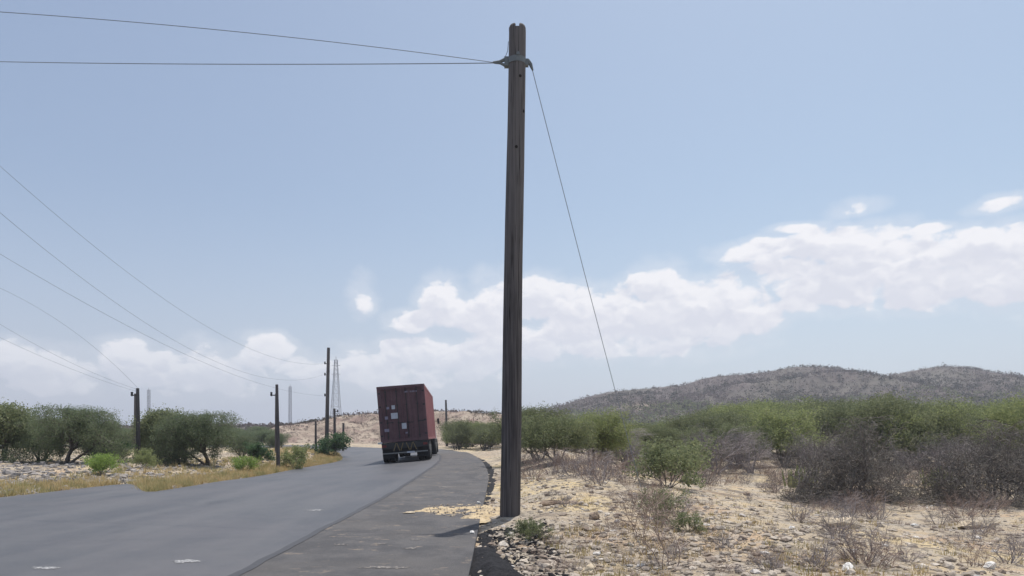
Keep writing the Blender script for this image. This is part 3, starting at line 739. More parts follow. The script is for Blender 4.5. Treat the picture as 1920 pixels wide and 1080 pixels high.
for k in range(46):
    px = rgn.uniform(-250, 560); Y = rgn.uniform(62, 120); X = (px - 960) / F * Y
    if px > 470: Y = rgn.uniform(95, 120); X = (px - 960) / F * Y
    it.append((rgn.choice(['umb0', 'umb1', 'bare1']), X, Y, rgn.uniform(.55, .8) * (Y / 75) ** .3, rgn.uniform(0, 6.28), float(h0(X, Y)) - .1))
for k in range(16):
    px = rgn.choice([rgn.uniform(420, 530), rgn.uniform(150, 250)]); Y = rgn.uniform(66, 88); X = (px - 960) / F * Y
    it.append((rgn.choice(['umb0', 'umb1']), X, Y, rgn.uniform(.5, .68), rgn.uniform(0, 6.28), float(h0(X, Y)) - .1))
merge_scatter('scrubland', it, 'distant grey green scrub behind the left trees', ['bark_dark', 'leaf_grey', 'twig'])
# brown dry brush mat in front of the thicket
it = []
for k in range(150):
    px = rgn.uniform(990, 2000); py = rgn.uniform(868, 905) + (6 if px > 1100 else 0)
    X, Y = pix(px, py, h0); it.append((rgn.choice(['dry0', 'dry1', 'dry2']), X, Y, rgn.uniform(.5, .95), rgn.uniform(0, 6.28), float(h0(X, Y)) - .03))
for (n_, xa, xb, ya, yb, sa, sb) in ((26, 1490, 1660, 925, 985, .45, .8), (22, 1755, 1930, 925, 985, .45, .8), (10, 1530, 1660, 1000, 1070, .35, .55), (8, 1800, 1930, 1000, 1070, .35, .55), (16, 1420, 1500, 885, 935, .4, .7), (12, 1640, 1740, 885, 930, .4, .7), (26, 1100, 1320, 900, 990, .2, .4), (150, 1000, 1900, 895, 1075, .12, .26), (22, 985, 1120, 985, 1075, .10, .22), (30, 985, 1250, 885, 960, .14, .3)):
    for k in range(n_):
        px = rgn.uniform(xa, xb); py = rgn.uniform(ya, yb); X, Y = pix(px, py, h0); it.append((rgn.choice(['dry0', 'dry1', 'dry2', 'tuft']), X, Y, rgn.uniform(sa, sb), rgn.uniform(0, 6.28), float(h0(X, Y)) - .02))
merge_scatter('dry_brush', it, 'mat of brown leafless brush along the foot of the right thicket', ['twig_brown', 'twig'])
# scrub on the hills
def clumps(name, XX, YY, Z, n, size, label, mat_, rowlo, rowhi, seed, q=7, asp=.7):
    rg = np.random.default_rng(seed); ny_, nx_ = XX.shape
    i = rg.uniform(rowlo * ny_, rowhi * (ny_ - 1), n); j = rg.uniform(0, nx_ - 2, n); ii, jj = i.astype(int), j.astype(int); ii = np.minimum(ii, ny_ - 2)
    fi, fj = i - ii, j - jj
    bl = lambda A: (A[ii, jj] * (1 - fi) * (1 - fj) + A[ii + 1, jj] * fi * (1 - fj) + A[ii, jj + 1] * (1 - fi) * fj + A[ii + 1, jj + 1] * fi * fj)
    C = np.stack([bl(XX), bl(YY), bl(Z)], -1); s = size * rg.uniform(.45, 1.25, n) * (1 + .5 * vnoise(C[:, 0], C[:, 1], size * 12, seed))
    C = np.repeat(C, q, 0); S = np.repeat(s, q); C = C + rg.normal(size=C.shape) * S[:, None] * np.array([.45, .45, .28]); C[:, 2] += S * .35
    v, f = leaf_soup(rg, C, 1.0, asp); V = v.reshape(-1, 4, 3); c = V.mean(1, keepdims=True); V = c + (V - c) * (S * (.75 if q < 10 else .38))[:, None, None]
    return V.reshape(-1, 3), f
v, f = clumps('s', *HF, 24000, 1.7, '', '', .06, .52, 31, 11)
v2, f2 = clumps('s', *HF, 9000, 2.1, '', '', .03, .30, 32, 11)
o = link('hill_scrub', mesh_np('hill_scrub', [(v, f, 0, False), (v2, f2, 1, False), (*clumps('s', *HF, 2200, 2.0, '', '', .10, .46, 36, 26), 2, False)], ['scrub', 'scrub_green', 'hill_shrub'])); tag(o, 'grey brown leafless scrub covering the slopes of the right hill', 'scrub', kind='stuff')
v, f = clumps('s', *HB, 3000, .34, '', '', .03, .5, 33, 12); v2, f2 = clumps('s', *HB, 900, .55, '', '', .44, .56, 34, 14)
o = link('bank_scrub', mesh_np('bank_scrub', [(v, f, 0, False), (v2, f2, 0, False)], ['scrub'])); tag(o, 'sparse dark scrub dotted over the sandy bank behind the truck', 'scrub', kind='stuff')
v, f = clumps('s', *HL, 5000, 1.2, '', '', .05, .6, 35)
o = link('rise_scrub', mesh_np('rise_scrub', [(v, f, 0, False)], ['scrub'])); tag(o, 'faint scrub on the low rise beyond the left trees', 'scrub', kind='stuff')

# ------------------------------------------------------------ loose ground cover
LM = chaikin(l_main, 2)
def along(poly, n, d0, d1, ylo, yhi, rg, side):
    pts = [p for p in poly if ylo - 3 < p[1] < yhi + 3]; P_ = np.array(pts); seg = np.diff(P_, axis=0); L = np.hypot(seg[:, 0], seg[:, 1]); c = np.concatenate([[0], np.cumsum(L)])
    t = rg.uniform(0, c[-1], n); k = np.clip(np.searchsorted(c, t) - 1, 0, len(seg) - 1); u = (t - c[k]) / L[k]; q = P_[k] + seg[k] * u[:, None]
    nr = np.stack([-seg[k, 1], seg[k, 0]], 1) / L[k][:, None]; q = q + nr * side * rg.uniform(d0, d1, n)[:, None]; return q
def grass_mesh(name, XY, rg, h, label, m='grass', blades=14, wid=.012):
    XY = XY[inside_dist(XY[:, 0], XY[:, 1], road_poly) > .03]; z = hg(XY[:, 0], XY[:, 1]); N = len(XY)
    hs = h * rg.uniform(.4, 1.2, N) * (1 + .5 * vnoise(XY[:, 0], XY[:, 1], 1.3, 8)); B = np.column_stack([XY, z - .02]); B = np.repeat(B, blades, 0); H = np.repeat(hs, blades)
    B[:, :2] += rg.normal(size=(len(B), 2)) * .05; a = rg.uniform(0, 6.28, len(B)); ln = rg.uniform(.1, .8, len(B)) * H
    Tp = B + np.stack([np.cos(a) * ln, np.sin(a) * ln, H * rg.uniform(.6, 1.1, len(B))], 1); sd_ = np.stack([-np.sin(a), np.cos(a), a * 0], 1) * wid
    V = np.stack([B - sd_, B + sd_, Tp], 1).reshape(-1, 3)
    o = link(name, mesh_np(name, [(V, np.arange(len(V)).reshape(-1, 3), 0, False)], [m])); return tag(o, label, 'grass', kind='stuff')
rg = np.random.default_rng(77)
q = np.vstack([along(LM, 3000, .05, 1.9, 12, 62, rg, -1), along(LM, 900, .05, .5, 12, 62, rg, -1), along(LM, 1500, 1.0, 5.5, 12, 60, rg, -1)])
grass_mesh('dry_grass', q, rg, .27, 'golden dry grass along the left road edge', blades=12, wid=.014)
def scatter_px(n, x0, x1, y0, y1, rg):
    out = []
    px = rg.uniform(x0, x1, n); py = rg.uniform(y0, y1, n); Y = CH * F / (py - HY); X = (px - 960) / F * Y
    for _ in range(3): Y = (CH - h0(X, Y)) * F / (py - HY); X = (px - 960) / F * Y
    return np.stack([X, Y], 1)
q = scatter_px(1900, 930, 1920, 880, 1100, rg); q = q[vnoise(q[:, 0], q[:, 1], 1.2, 4) > .12]
grass_mesh('sparse_grass', q, rg, .12, 'thin straw coloured grass tufts on the stony ground right of the pole', blades=9, wid=.007)
def stones(name, q, rg, s0, s1, label, m='stone', flat=.6, keepdist=.05):
    q = q[inside_dist(q[:, 0], q[:, 1], road_poly) > keepdist]; z = hg(q[:, 0], q[:, 1]); s = s0 * (s1 / s0) ** (rg.uniform(0, 1, len(q)) ** 2.6)
    v, f = stone_soup(rg, np.column_stack([q, z + s * .12]), s, flat)
    o = link(name, mesh_np(name, [(v, f, 0, False)], [m])); return tag(o, label, 'stones', kind='stuff')
q = scatter_px(24000, 890, 2000, 868, 1200, rg); q = q[vnoise(q[:, 0], q[:, 1], 1.4, 61) + .5 * vnoise(q[:, 0], q[:, 1], .4, 62) > rg.uniform(-.55, .45, len(q))]
stones('gravel', q, rg, .012, .085, 'pale and brown gravel covering the ground right of the road')
q = np.vstack([scatter_px(5200, -60, 660, 860, 935, rg)])
stones('rubble', q, rg, .035, .20, 'whitish stony rubble between the road grass and the left trees', 'rubble')
q = np.array([pix(px_, py_, h0) for px_, py_ in zip(rg.uniform(800, 945, 420), rg.uniform(950, 984, 420))])
q = q[inside_dist(q[:, 0], q[:, 1], chaikin(sp, 2, True)) < -.05]
z = h0(q[:, 0], q[:, 1]) + .075; v, f = stone_soup(rg, np.column_stack([q, z]), .008 * 4 ** (rg.uniform(0, 1, len(q)) ** 2), .6)
o = link('sand_pebbles', mesh_np('sand_pebbles', [(v, f, 0, False)], ['stone'])); tag(o, 'small pebbles strewn over the yellow sand by the tall pole', 'stones', kind='stuff')
q = np.vstack([np.array(near)[rg.integers(0, len(near), 1500)] + np.column_stack([rg.uniform(-.02, 1.05, 1500), rg.normal(0, .2, 1500)])])
stones('asphalt_lumps', q, rg, .015, .06, 'black lumps of broken asphalt below the road edge', 'tar')
# small dry plants on the right, in nameable places
DRY = [
 ('sapling', 1255, 1062, 'thin leafless sapling rising from gravel at bottom centre right', .85),
 ('sapling', 1203, 1020, 'slender leafless sapling left of the bottom sapling', .8),
 ('sapling', 1232, 1000, 'short leafless sapling between the two taller saplings', .55),
 ('dry1', 1270, 975, 'grey dry shrub behind the bottom sapling', .55),
 ('dry2', 1195, 955, 'brown dry shrub on the slope behind the slender sapling', .5),
 ('dry0', 1040, 1030, 'brown dry shrub between the tall pole and the slender sapling', .28),
 ('tuft', 1360, 1030, 'grey twiggy tuft on bare gravel right of the bottom sapling', .6),
 ('tuft', 1060, 960, 'grey twiggy tuft behind the gully shade slab right of the tall pole', .6),
 ('dry1', 1455, 930, 'brown dry shrub at the foot of the left cactus clump', .6),
 ('dry0', 1330, 925, 'small brown shrub in the middle of the sandy clearing', .35),
 ('tuft', 1405, 945, 'tiny brown tuft on the clearing nearest the fallen trunk', .6),
 ('dry1', 1500, 985, 'wide grey shrub under the left dark thorn tree', .6),
 ('dry1', 1570, 1010, 'purple grey shrub beside the tan ledge in the lower right', .65),
 ('dry1', 1620, 1060, 'purple grey shrub next to the left white stone', .55),
 ('dry2', 1600, 965, 'brown shrub in the shade of the left dark thorn tree', .7),
 ('dry2', 1700, 960, 'brown shrub in the gap between the two dark thorn trees', .5),
 ('dry1', 1760, 985, 'wide grey shrub before the right fallen trunk', .6),
 ('dry1', 1840, 1010, 'purple grey shrub beside the right tan ledge', .65),
 ('dry1', 1890, 1065, 'purple grey shrub next to the right white stone', .55),
 ('dry2', 1860, 965, 'brown shrub in the shade of the rightmost thorn tree', .7),
 ('tuft', 1440, 1070, 'grey tuft at the bottom edge between the saplings and the white stone', .45),
 ('tuft', 1700, 1060, 'grey tuft at the bottom edge between the two white stones', .45),
 ('dry0', 1145, 1000, 'brown dry shrub left of the slender sapling', .3),
 ('dry2', 1010, 905, 'small dark shrub on the pale berm just right of the tall pole', .25),
]
for i, (k, px, py, lab, s) in enumerate(DRY): at(k, px, py, lab, 'dry shrubs on the gravel', s=s, rz=i * 2.1)
at('olbush', 1235, 985, 'sparse green bush behind the two taller saplings', 'low bushes at the thicket', s=.34, rz=1)
at('olbush', 1290, 1005, 'low olive bush just right of the bottom sapling', 'low bushes at the thicket', s=.20, rz=2)
at('olbush', 1000, 1020, 'low dull green weed patch in front of the tall pole', 'low bushes at the thicket', s=.22, rz=3)
# single stones
def rock(px, py, size, m, label, seed, flat=.6, onroad=False, stretch=(1, 1, 1)):
    X, Y = pix(px, py, h0); z = float(hg(np.array([X]), np.array([Y]))[0])
    if onroad: z = float(h0(X, Y)) + .06
    r_ = np.random.default_rng(seed); v, f = stone_soup(r_, np.zeros((1, 3)), np.array([size]), flat); v = v * np.array(stretch)
    me = mesh_np('rock', [(v, f, 0, False)], [m]); o = link('rock', me, None, (X, Y, z + size * flat * .35))
    md = o.modifiers.new('s', 'SUBSURF'); md.levels = 2; md.render_levels = 2; md.subdivision_type = 'SIMPLE'
    tx = bpy.data.textures.new('rock_noise', 'CLOUDS'); tx.noise_scale = size * .5
    dm = o.modifiers.new('d', 'DISPLACE'); dm.texture = tx; dm.strength = size * .35
    tag(o, label, 'rock', 'loose rocks'); return o
rock(768, 968, .11, 'tan_stone', 'flat tan stone slab lying on the asphalt at the tip of the sand', 1, .3, True, (1.5, .7, .7))
rock(897, 950, .055, 'white_stone', 'small white stone at the road edge left of the tall pole', 2, .9, True)
rock(886, 1008, .05, 'white_stone', 'small white stone beside the pole shadow on the asphalt edge', 3, .7, True)
rock(1590, 1073, .085, 'white_stone', 'round white stone at the bottom beside the left purple shrub', 4, .9)
rock(1855, 1073, .085, 'white_stone', 'round white stone at the bottom right corner', 5, .9)
rock(1052, 952, .26, 'brown_stone', 'low brown slab added for the gully shade on the slope right of the tall pole', 6, .22, False, (1.8, .9, .8))  # slab added where only gully shade darkens the slope
rock(1115, 985, .16, 'brown_stone', 'brown rock left of the slender sapling', 7)
rock(1105, 1075, .13, 'tan_stone', 'tan rock at the bottom edge right of the black asphalt crumbs', 8)
rock(1570, 992, .30, 'tan_stone', 'tan rock ledge under the left dark thorn tree', 9, .4, False, (1.6, 1, 1))
rock(1832, 992, .30, 'tan_stone', 'tan rock ledge under the rightmost thorn tree', 10, .4, False, (1.6, 1, 1))
rock(1400, 937, .16, 'brown_stone', 'brown rock in the middle of the sandy clearing', 11)
rock(925, 940, .10, 'dark_stone', 'dark stone touching the left side of the tall pole', 12)
rock(1485, 1000, .07, 'white_stone', 'small white stone beside the grey shrub in the lower right', 13)
rock(1715, 1000, .07, 'white_stone', 'small white stone in the gap between the two thorn trees', 14)

# ------------------------------------------------------------ poles and wires
def wood_pole(name, px, py_base, py_top, dia, label, group, lean_px=0, insul=(), Yover=None, m='pole'):
    X, Y = pix(px, py_base, h0)
    if Yover: Y = Yover; X = (px - 960) / F * Y
    z = float(hg(np.array([X]), np.array([Y]))[0]); H = CH + (HY - py_top) / F * Y - z; lx = lean_px / F * Y
    e = empty(name, (X, Y, z))
    pl = P(); pl.tube([(0, 0, -.4), (lx * .3, 0, H * .3), (lx * .7, 0, H * .7), (lx, 0, H)], [dia * .53, dia * .5, dia * .43, dia * .38], 14); pl.build('shaft', m, e)
    for pyi, side in insul:
        zz = CH + (HY - pyi) / F * Y - z; q = P(); q.tube([(lx, 0, zz), (lx + side * .28, 0, zz)], .03, 6); q.tube([(lx + side * .28, 0, zz - .05), (lx + side * .28, 0, zz), (lx + side * .28, 0, zz + .05), (lx + side * .28, 0, zz + .16)], [.03, .07, .05, .06], 8); q.build('insulator', 'dark_steel', e)
    tag(e, label, 'utility pole', group); return e, X, Y, z, H
GP = 'distant wooden utility poles'
pA = wood_pole('utility_pole', 522, 882, 721, .19, 'slim wooden pole on the verge left of the lane beside a soft green bush', GP, -3, ((741, -1),))
pB = wood_pole('utility_pole', 260, 868, 728, .20, 'wooden pole nearest the left side beside a soft green bush', GP, -2, ((741, -1),))
pC = wood_pole('utility_pole', 612, 853, 652, .30, 'tallest of the distant poles, rising from the dark green bush', GP, 4, ((682, -1), (703, -1), (742, -1)))
wood_pole('utility_pole', 628, 848, 766, .24, 'shorter pole just right of the tallest distant pole', GP, -1, ((772, 1),))
wood_pole('utility_pole', 592, 853, 790, .18, 'thin short pole left of the tallest distant pole', GP, 0)
wood_pole('utility_pole', 643, 846, 793, .22, 'short pole at the road bend left of the truck', GP, 1)
wood_pole('utility_pole', 838, 838, 750, .30, 'lone pole right of the truck at the far bend', GP, -2)
wood_pole('utility_pole', 518, 850, 738, .22, 'weathered pole seen just left of the slim wooden pole', GP, 0)
wood_pole('utility_pole', 254, 850, 738, .22, 'weathered pole seen just left of the leftmost pole', GP, 0)

# the tall near pole
X0, Y0 = pix(955, 973, h0); z0 = float(hg(np.array([X0]), np.array([Y0]))[0])
Ht = CH + (HY - 50) / F * Y0 - z0; lean = 15 / F * Y0
NP = empty('utility_pole', (X0, Y0, z0))
tag(NP, 'tall dark wooden pole with a notched top standing beside the road', 'utility pole')
pm = P(); pts, rs = [], []
rgp = random.Random(4)
for k in range(25):
    t = k / 24; pts.append((lean * t + .006 * math.sin(t * 9), .004 * math.sin(t * 13), -.5 + (Ht + .5 - .07) * t)); rs.append(.182 - .036 * t + rgp.uniform(-.0018, .0018))
pm.tube(pts, rs, 28)
rt = rs[-1]; topz = pts[-1][2]
for sgn in (-1, 1):                       # two lobes either side of the sawn notch
    ang = [R(a) for a in range(-78, 79, 12)]
    ring = [(math.cos(a) * rt, math.sin(a) * rt) for a in ang]
    lo = [(lean + sgn * x, y, topz) for x, y in ring]; md_ = [(lean + sgn * x, y, topz + .035) for x, y in ring]; hi = [(lean + sgn * (x * .78 + .02), y * .8, topz + .07) for x, y in ring]
    n = len(ring); V = lo + md_ + hi
    Fq = [(r_ * n + k, r_ * n + (k + 1) % n, (r_ + 1) * n + (k + 1) % n, (r_ + 1) * n + k) for r_ in range(2) for k in range(n)]
    pm.add(V, Fq); pm.add(hi, [list(range(n))])
pm.build('shaft', 'pole', NP)
def zl(py): return CH + (HY - py) / F * Y0 - z0
zc = zl(117); tcl = (zc + .5) / (Ht + .43); cx = lean * tcl; rc = .182 - .036 * tcl
cl = P(); cl.tube([(cx, 0, zc - .05), (cx, 0, zc + .05)], rc + .012, 28)
cl.box((cx - rc - .03, 0, zc), (.08, .10, .16)); cl.box((cx + rc + .02, 0, zc - .01), (.07, .09, .11))
cl.tube([(cx - rc - .05, 0, zc + .055), (cx - rc - .15, 0, zc + .012), (cx - rc - .27, 0, zc + .0)], [.035, .026, .018], 8)
cl.tube([(cx - rc - .05, 0, zc - .055), (cx - rc - .14, 0, zc - .016), (cx - rc - .25, 0, zc - .008)], [.030, .02, .015], 8)
cl.tube([(cx + .02, -rc - .03, zc + .07), (cx + .02, -rc + .05, zc + .07)], .03, 8)
cl.build('clamp', 'steel', NP)
wd_ = P(); wd_.tube([(cx - rc - .12, 0, zc + .03), (cx - rc - .06, 0, zc + .08), (cx - rc - .012, 0, zc + .2), (cx - rc + .0, -.01, zc + .36)], .006, 5); wd_.build('ground_wire', 'wire', NP)
gp = P(); gp.tube([(cx + rc + .04, 0, zc + .03), (cx + rc + .09, 0, zc - .03), (cx + rc + .13, 0, zc - .14)], [.04, .035, .015], 8); gp.build('guy_grip', 'steel', NP)
for px_, py_ in ((975, 150), (982, 213), (968, 282)):
    zz = zl(py_); tt = (zz + .5) / (Ht + .43); lx = lean * tt; r_ = .182 - .036 * tt; dx = (px_ - 960) / F * Y0 - X0 - lx; dx = max(-r_ * .8, min(r_ * .8, dx)); yy = -math.sqrt(r_ * r_ - dx * dx)
    b = P(); b.tube([(lx + dx, yy - .012, zz), (lx + dx, yy + .03, zz)], [.026, .03], 8); b.build('bolt_hole', 'knot', NP)
def wire(name, A, B, coef, n, r, label, group=None, mtl='wire'):
    pts = []
    for k in range(n + 1):
        t = k / n; p = Vector(A).lerp(Vector(B), t); p.z = A[2] + coef[0] * t + coef[1] * t * t; pts.append(p)
    o = P().tube(pts, r, 5).build(name, mtl); return tag(o, label, 'wire', group)
def fit(A, Bxy, p1, p2):
    """quadratic through A and two sighted points, in the vertical plane A-B"""
    rows, rhs = [], []
    for px, py in (p1, p2):
        k = (px - 960) / F; dx, dy = Bxy[0] - A[0], Bxy[1] - A[1]; t = (k * A[1] - A[0]) / (dx - k * dy); y = A[1] + dy * t
        rows.append((t, t * t)); rhs.append(CH + (HY - py) / F * y - A[2])
    return np.linalg.solve(np.array(rows), np.array(rhs))
def near_wire(p1, p2, Bxy, r, label, z=0.0):
    A = (X0 + cx - rc - .26, Y0, z0 + zc + z); c = fit(A, Bxy, p1, p2); wire('overhead_wire', A, (*Bxy, 0), c, 40, r, label, 'wires of the tall pole')
near_wire((280, 44), (600, 76), (-15, 10.5), .0058, 'upper thin wire sloping down to the clamp of the tall pole')
near_wire((280, 119.5), (690, 120), (-19, 17.5), .0078, 'lower thicker level wire running left from the clamp of the tall pole', -.01)
def line_wire(pole, py, p1, p2, Bxy, r, label, g, sx=-.28):
    r *= .5
    _, X, Y, z, H = pole; A = (X + sx, Y, CH + (HY - py) / F * Y); c = fit(A, Bxy, p1, p2); wire('power_line', A, (*Bxy, 0), c, 36, r, label, g)
g = 'power lines to the tallest distant pole'
line_wire(pC, 682, (460, 650), (280, 541), (-16, 10), .012, 'topmost line sagging from the tallest distant pole', g)
line_wire(pC, 703, (400, 676), (280, 610), (-16.2, 10), .012, 'second line sagging from the tallest distant pole', g)
line_wire(pC, 742, (440, 703), (280, 632), (-16.4, 10), .012, 'lowest line sagging from the tallest distant pole', g)
g = 'power lines to the leftmost pole'
line_wire(pB, 729, (150, 630), (0, 540), (-24, 10), .010, 'topmost line running up left from the leftmost pole', g, 0)
line_wire(pB, 731, (150, 688), (0, 608), (-24, 10), .010, 'second line running up left from the leftmost pole', g, 0)
line_wire(pB, 735, (150, 698), (0, 633), (-24, 10), .010, 'lowest line running up left from the leftmost pole', g, 0)
# guy wire down to its ground anchor
ga = pix(1205, 925, h0); gz = float(hg(np.array([ga[0]]), np.array([ga[1]]))[0])
A = (X0 + cx + rc + .12, Y0, z0 + zc - .12); c = (gz - .05 - A[2] - .25, .25)
wire('guy_wire', A, (ga[0], ga[1], 0), c, 24, .0065, 'thin guy wire slanting down right from the tall pole to the scrub')

# lattice towers far off
def tower(px, py_top, w_base, w_top, Y, label, nseg, guyed=False):
    X = (px - 960) / F * Y; H = CH + (HY - py_top) / F * Y; e = P(); zs = [H * k / nseg for k in range(nseg + 1)]
    cor = lambda k: [(sx * (w_base + (w_top - w_base) * (k / nseg) ** .8) / 2, sy * (w_base + (w_top - w_base) * (k / nseg) ** .8) / 2, zs[k]) for sx, sy in ((-1, -1), (1, -1), (1, 1), (-1, 1))]
    r = .085 if not guyed else .055
    for k in range(nseg):
        a, b = cor(k), cor(k + 1)
        for i in range(4):
            j = (i + 1) % 4; e.tube([a[i], b[i]], r, 4, cap=False); e.tube([a[i], b[j]], r * .55, 3, cap=False); e.tube([a[j], b[i]], r * .55, 3, cap=False); e.tube([b[i], b[j]], r * .55, 3, cap=False)
    if not guyed:
        for zz in (H * .82, H * .93): e.box((0, 0, zz), (3.2, .12, .12))
    e.tube([(0, 0, H), (0, 0, H * 1.04)], r, 4)
    o = e.build('lattice_tower', 'tower', None, (X, Y, -.5)); tag(o, label, 'tower', 'far lattice towers'); return o
tower(630, 672, 4.6, .9, 250, 'broad pale lattice tower standing behind the tallest distant pole', 12)
tower(544, 722, .9, .7, 240, 'narrow pale lattice mast right of the slim wooden pole', 16, True)
tower(279, 728, .9, .7, 240, 'narrow pale lattice mast right of the leftmost pole', 16, True)

# ------------------------------------------------------------ truck: container, trailer, tractor
TX, TY = pix(762, 868, h0); TZ = float(h0(TX, TY)) + .055
TR = (0, R(-4.6), R(4.4))
W2, BZ, BH, BLn = 1.22, 1.06, 2.90, 12.19
BOX = empty('shipping_container', (TX, TY, TZ), TR)
tag(BOX, 'faded dark red shipping container with white stickers on its rear doors riding on the trailer', 'container')
def corr(L, H, depth, pitch, u, v, n_, org):
    """corrugated sheet: runs along u, rises along v, ribs along normal n_"""
    prof = []; s = 0
    while s < L - pitch: prof += [(s, 0), (s + pitch * .27, 0), (s + pitch * .5, -depth), (s + pitch * .77, -depth)]; s += pitch
    prof += [(L, 0)]
    u, v, n_, org = map(np.array, (u, v, n_, org)); A = np.array([org + u * a + n_ * b for a, b in prof]); V = np.vstack([A, A + v * H]); m = len(prof)
    return V, np.array([(i, i + 1, m + i + 1, m + i) for i in range(m - 1)])
b = P()
for sx in (-1, 1): b.add(*corr(BLn - .24, BH - .26, .036, .28, (0, 1, 0), (0, 0, 1), (sx, 0, 0), (sx * (W2 - .012), .12, BZ + .13)))
b.build('side_wall', 'box', BOX)
b = P(); b.add(*corr(BLn - .24, W2 * 2 - .1, .02, .3, (0, 1, 0), (1, 0, 0), (0, 0, 1), (-W2 + .05, .12, BZ + BH - .02))); b.build('roof', 'box', BOX)
b = P(); b.box((0, BLn - .05, BZ + BH / 2), (W2 * 2 - .2, .04, BH - .2)); b.build('front_wall', 'box', BOX)
b = P()
for sx in (-1, 1):
    for yy in (.06, BLn - .06): b.box((sx * (W2 - .06), yy, BZ + BH / 2), (.118, .12, BH - .24))
    for zz in (BZ + .075, BZ + BH - .06): b.box((sx * (W2 - .045), BLn / 2, zz), (.09, BLn - .24, .12))
for yy in (.06, BLn - .06):
    for zz in (BZ + .075, BZ + BH - .06): b.box((0, yy, zz), (W2 * 2 - .24, .118, .13))
b.box((0, BLn / 2, BZ + .10), (W2 * 2 - .2, BLn - .26, .05))
b.build('frame', 'box', BOX)
b = P()
for sx in (-1, 1): b.box((sx * (W2 - .075), -.004, BZ + BH / 2), (.148, .02, BH - .25))
for zz in (BZ + .075, BZ + BH - .06): b.box((0, -.008, zz), (W2 * 2 - .26, .02, .13))
b.build('door_frame', 'box_shaded', BOX)  # rear frame faces, coloured dark for their shade
for sx in (-1, 1):
    for yy in (.085, BLn - .085):
        for zz in (BZ + .058, BZ + BH - .058): b = P(); b.box((sx * (W2 - .079), yy, zz), (.164, .18, .122)); b.build('corner_casting', 'box_shaded' if yy < 1 else 'box', BOX)  # rear castings get the tone darkened for shade
for sx in (-1, 1):
    d = P(); wdt = W2 - .14
    d.add(*corr(wdt - .06, BH - .34, .03, .26, (1, 0, 0), (0, 0, 1), (0, -1, 0), (sx * (wdt / 2 + .01) - wdt / 2 + .03, .055, BZ + .17)))
    for zz in (BZ + .16, BZ + BH - .16): d.box((sx * (wdt / 2 + .01), .045, zz), (wdt, .05, .05))
    for xx in (.025, wdt): d.box((sx * xx, .045, BZ + BH / 2), (.035, .052, BH - .36))
    dr = d.build('door', 'box_shaded', BOX)
    for q_ in (.24, .80):
        rr = P(); rr.tube([(sx * q_, .0, BZ + .08), (sx * q_, .0, BZ + BH - .08)], .02, 8)
        for zz in (.3, 1.0, 1.9, 2.6): rr.box((sx * q_, .015, BZ + zz), (.09, .03, .05))
        rr.build('locking_bar', 'dark_steel', dr)
        hh = P(); hh.box((sx * q_ + .14, -.01, BZ + .95 + .08 * q_), (.34, .02, .035)); hh.build('handle', 'dark_steel', dr)
    for zz in (.35, 1.05, 1.85, 2.55):
        hh = P(); hh.box((sx * (W2 - .09), .0, BZ + zz), (.12, .03, .07)); hh.build('hinge', 'dark_steel', dr)
def stick(pxs, pys, ws, hs, m, nm='sticker'):
    x = (pxs - 752) / 36.0; z = (872 - pys) / 36.0
    q = P(); q.box((x, -.028, z), (ws, .004, hs)); q.build(nm, m, BOX)
stick(736, 769, .17, .20, 'sticker'); stick(737, 785, .34, .30, 'sticker'); stick(753.5, 805, .24, .30, 'sticker'); stick(722, 788, .16, .16, 'label_dim'); stick(721, 811, .24, .16, 'label_dim'); stick(726, 770, .14, .12, 'label_dim'); stick(757, 818, .12, .08, 'label_dim')
q = P(); rx = random.Random(3)                               # worn, unreadable container number, top right
xx = .18
for k in range(11):
    if k not in (4,): q.box((xx, -.024, BZ + 2.55), (.045, .004, .075)) if k % 3 else q.box((xx, -.024, BZ + 2.545), (.02, .004, .085))
    xx += .062
q.build('container_number', 'label_dim', BOX)

TRL = empty('container_trailer', (TX, TY, TZ), TR)
tag(TRL, 'black skeletal trailer with double rear wheels carrying the dark red container', 'trailer')
b = P()
for sx in (-1, 1): b.box((sx * .45, 6.1, .88), (.14, 12.1, .28))
for yy in (.1, 2.5, 5, 7.5, 10, 12): b.box((0, yy, .97), (2.3, .16, .15))
b.build('chassis', 'dark_steel', TRL)
b = P(); b.box((0, -.06, .88), (2.36, .10, .30)); b.build('rear_beam', 'dark_steel', TRL)
b = P(); b.box((0, -.10, .50), (2.30, .06, .06)); b.build('bumper', 'rim', TRL)
for sx in (-1, 1):
    s = P(); s.box((sx * .6, -.06, .72), (.08, .06, .4)); s.build('bumper_strut', 'dark_steel', TRL)
    # yellow diagonal braces
    for x0_, x1_ in ((.58, .44), (.28, .40), (.22, .08)):
        s = P(); a_ = Vector((sx * x0_, -.12, .62)); b_ = Vector((sx * x1_, -.12, 1.0)); s.tube([a_, b_], .026, 4); s.build('brace', 'yellow', TRL)
    s = P(); s.box((sx * 1.05, -.135, .88), (.22, .04, .12)); s.build('tail_light', 'red', TRL)
    s = P(); s.box((sx * .88, .22, .55), (.62, .02, .66)); s.build('mudflap', 'rubber', TRL)  # flaps made wide to blacken the shaded gap underneath
s = P(); s.box((0, .5, .78), (1.1, .9, .34)); s.box((0, 2.9, .72), (1.5, .5, .5)); s.build('dark_axle_box', 'rubber', TRL)  # axle boxes coloured black to deepen the underside shade
s = P(); s.box((.28, -.145, .50), (.40, .012, .085)); s.build('number_plate', 'sticker', TRL)
s = P(); s.box((0, .1, .66), (1.5, .03, .42)); s.build('shade_panel', 'rubber', TRL)  # dark sheet added in place of the shade between the rear wheels
s = P(); s.box((-1.26, -.02, 1.06), (.22, .10, .10)); s.build('marker_arm', 'white', TRL)
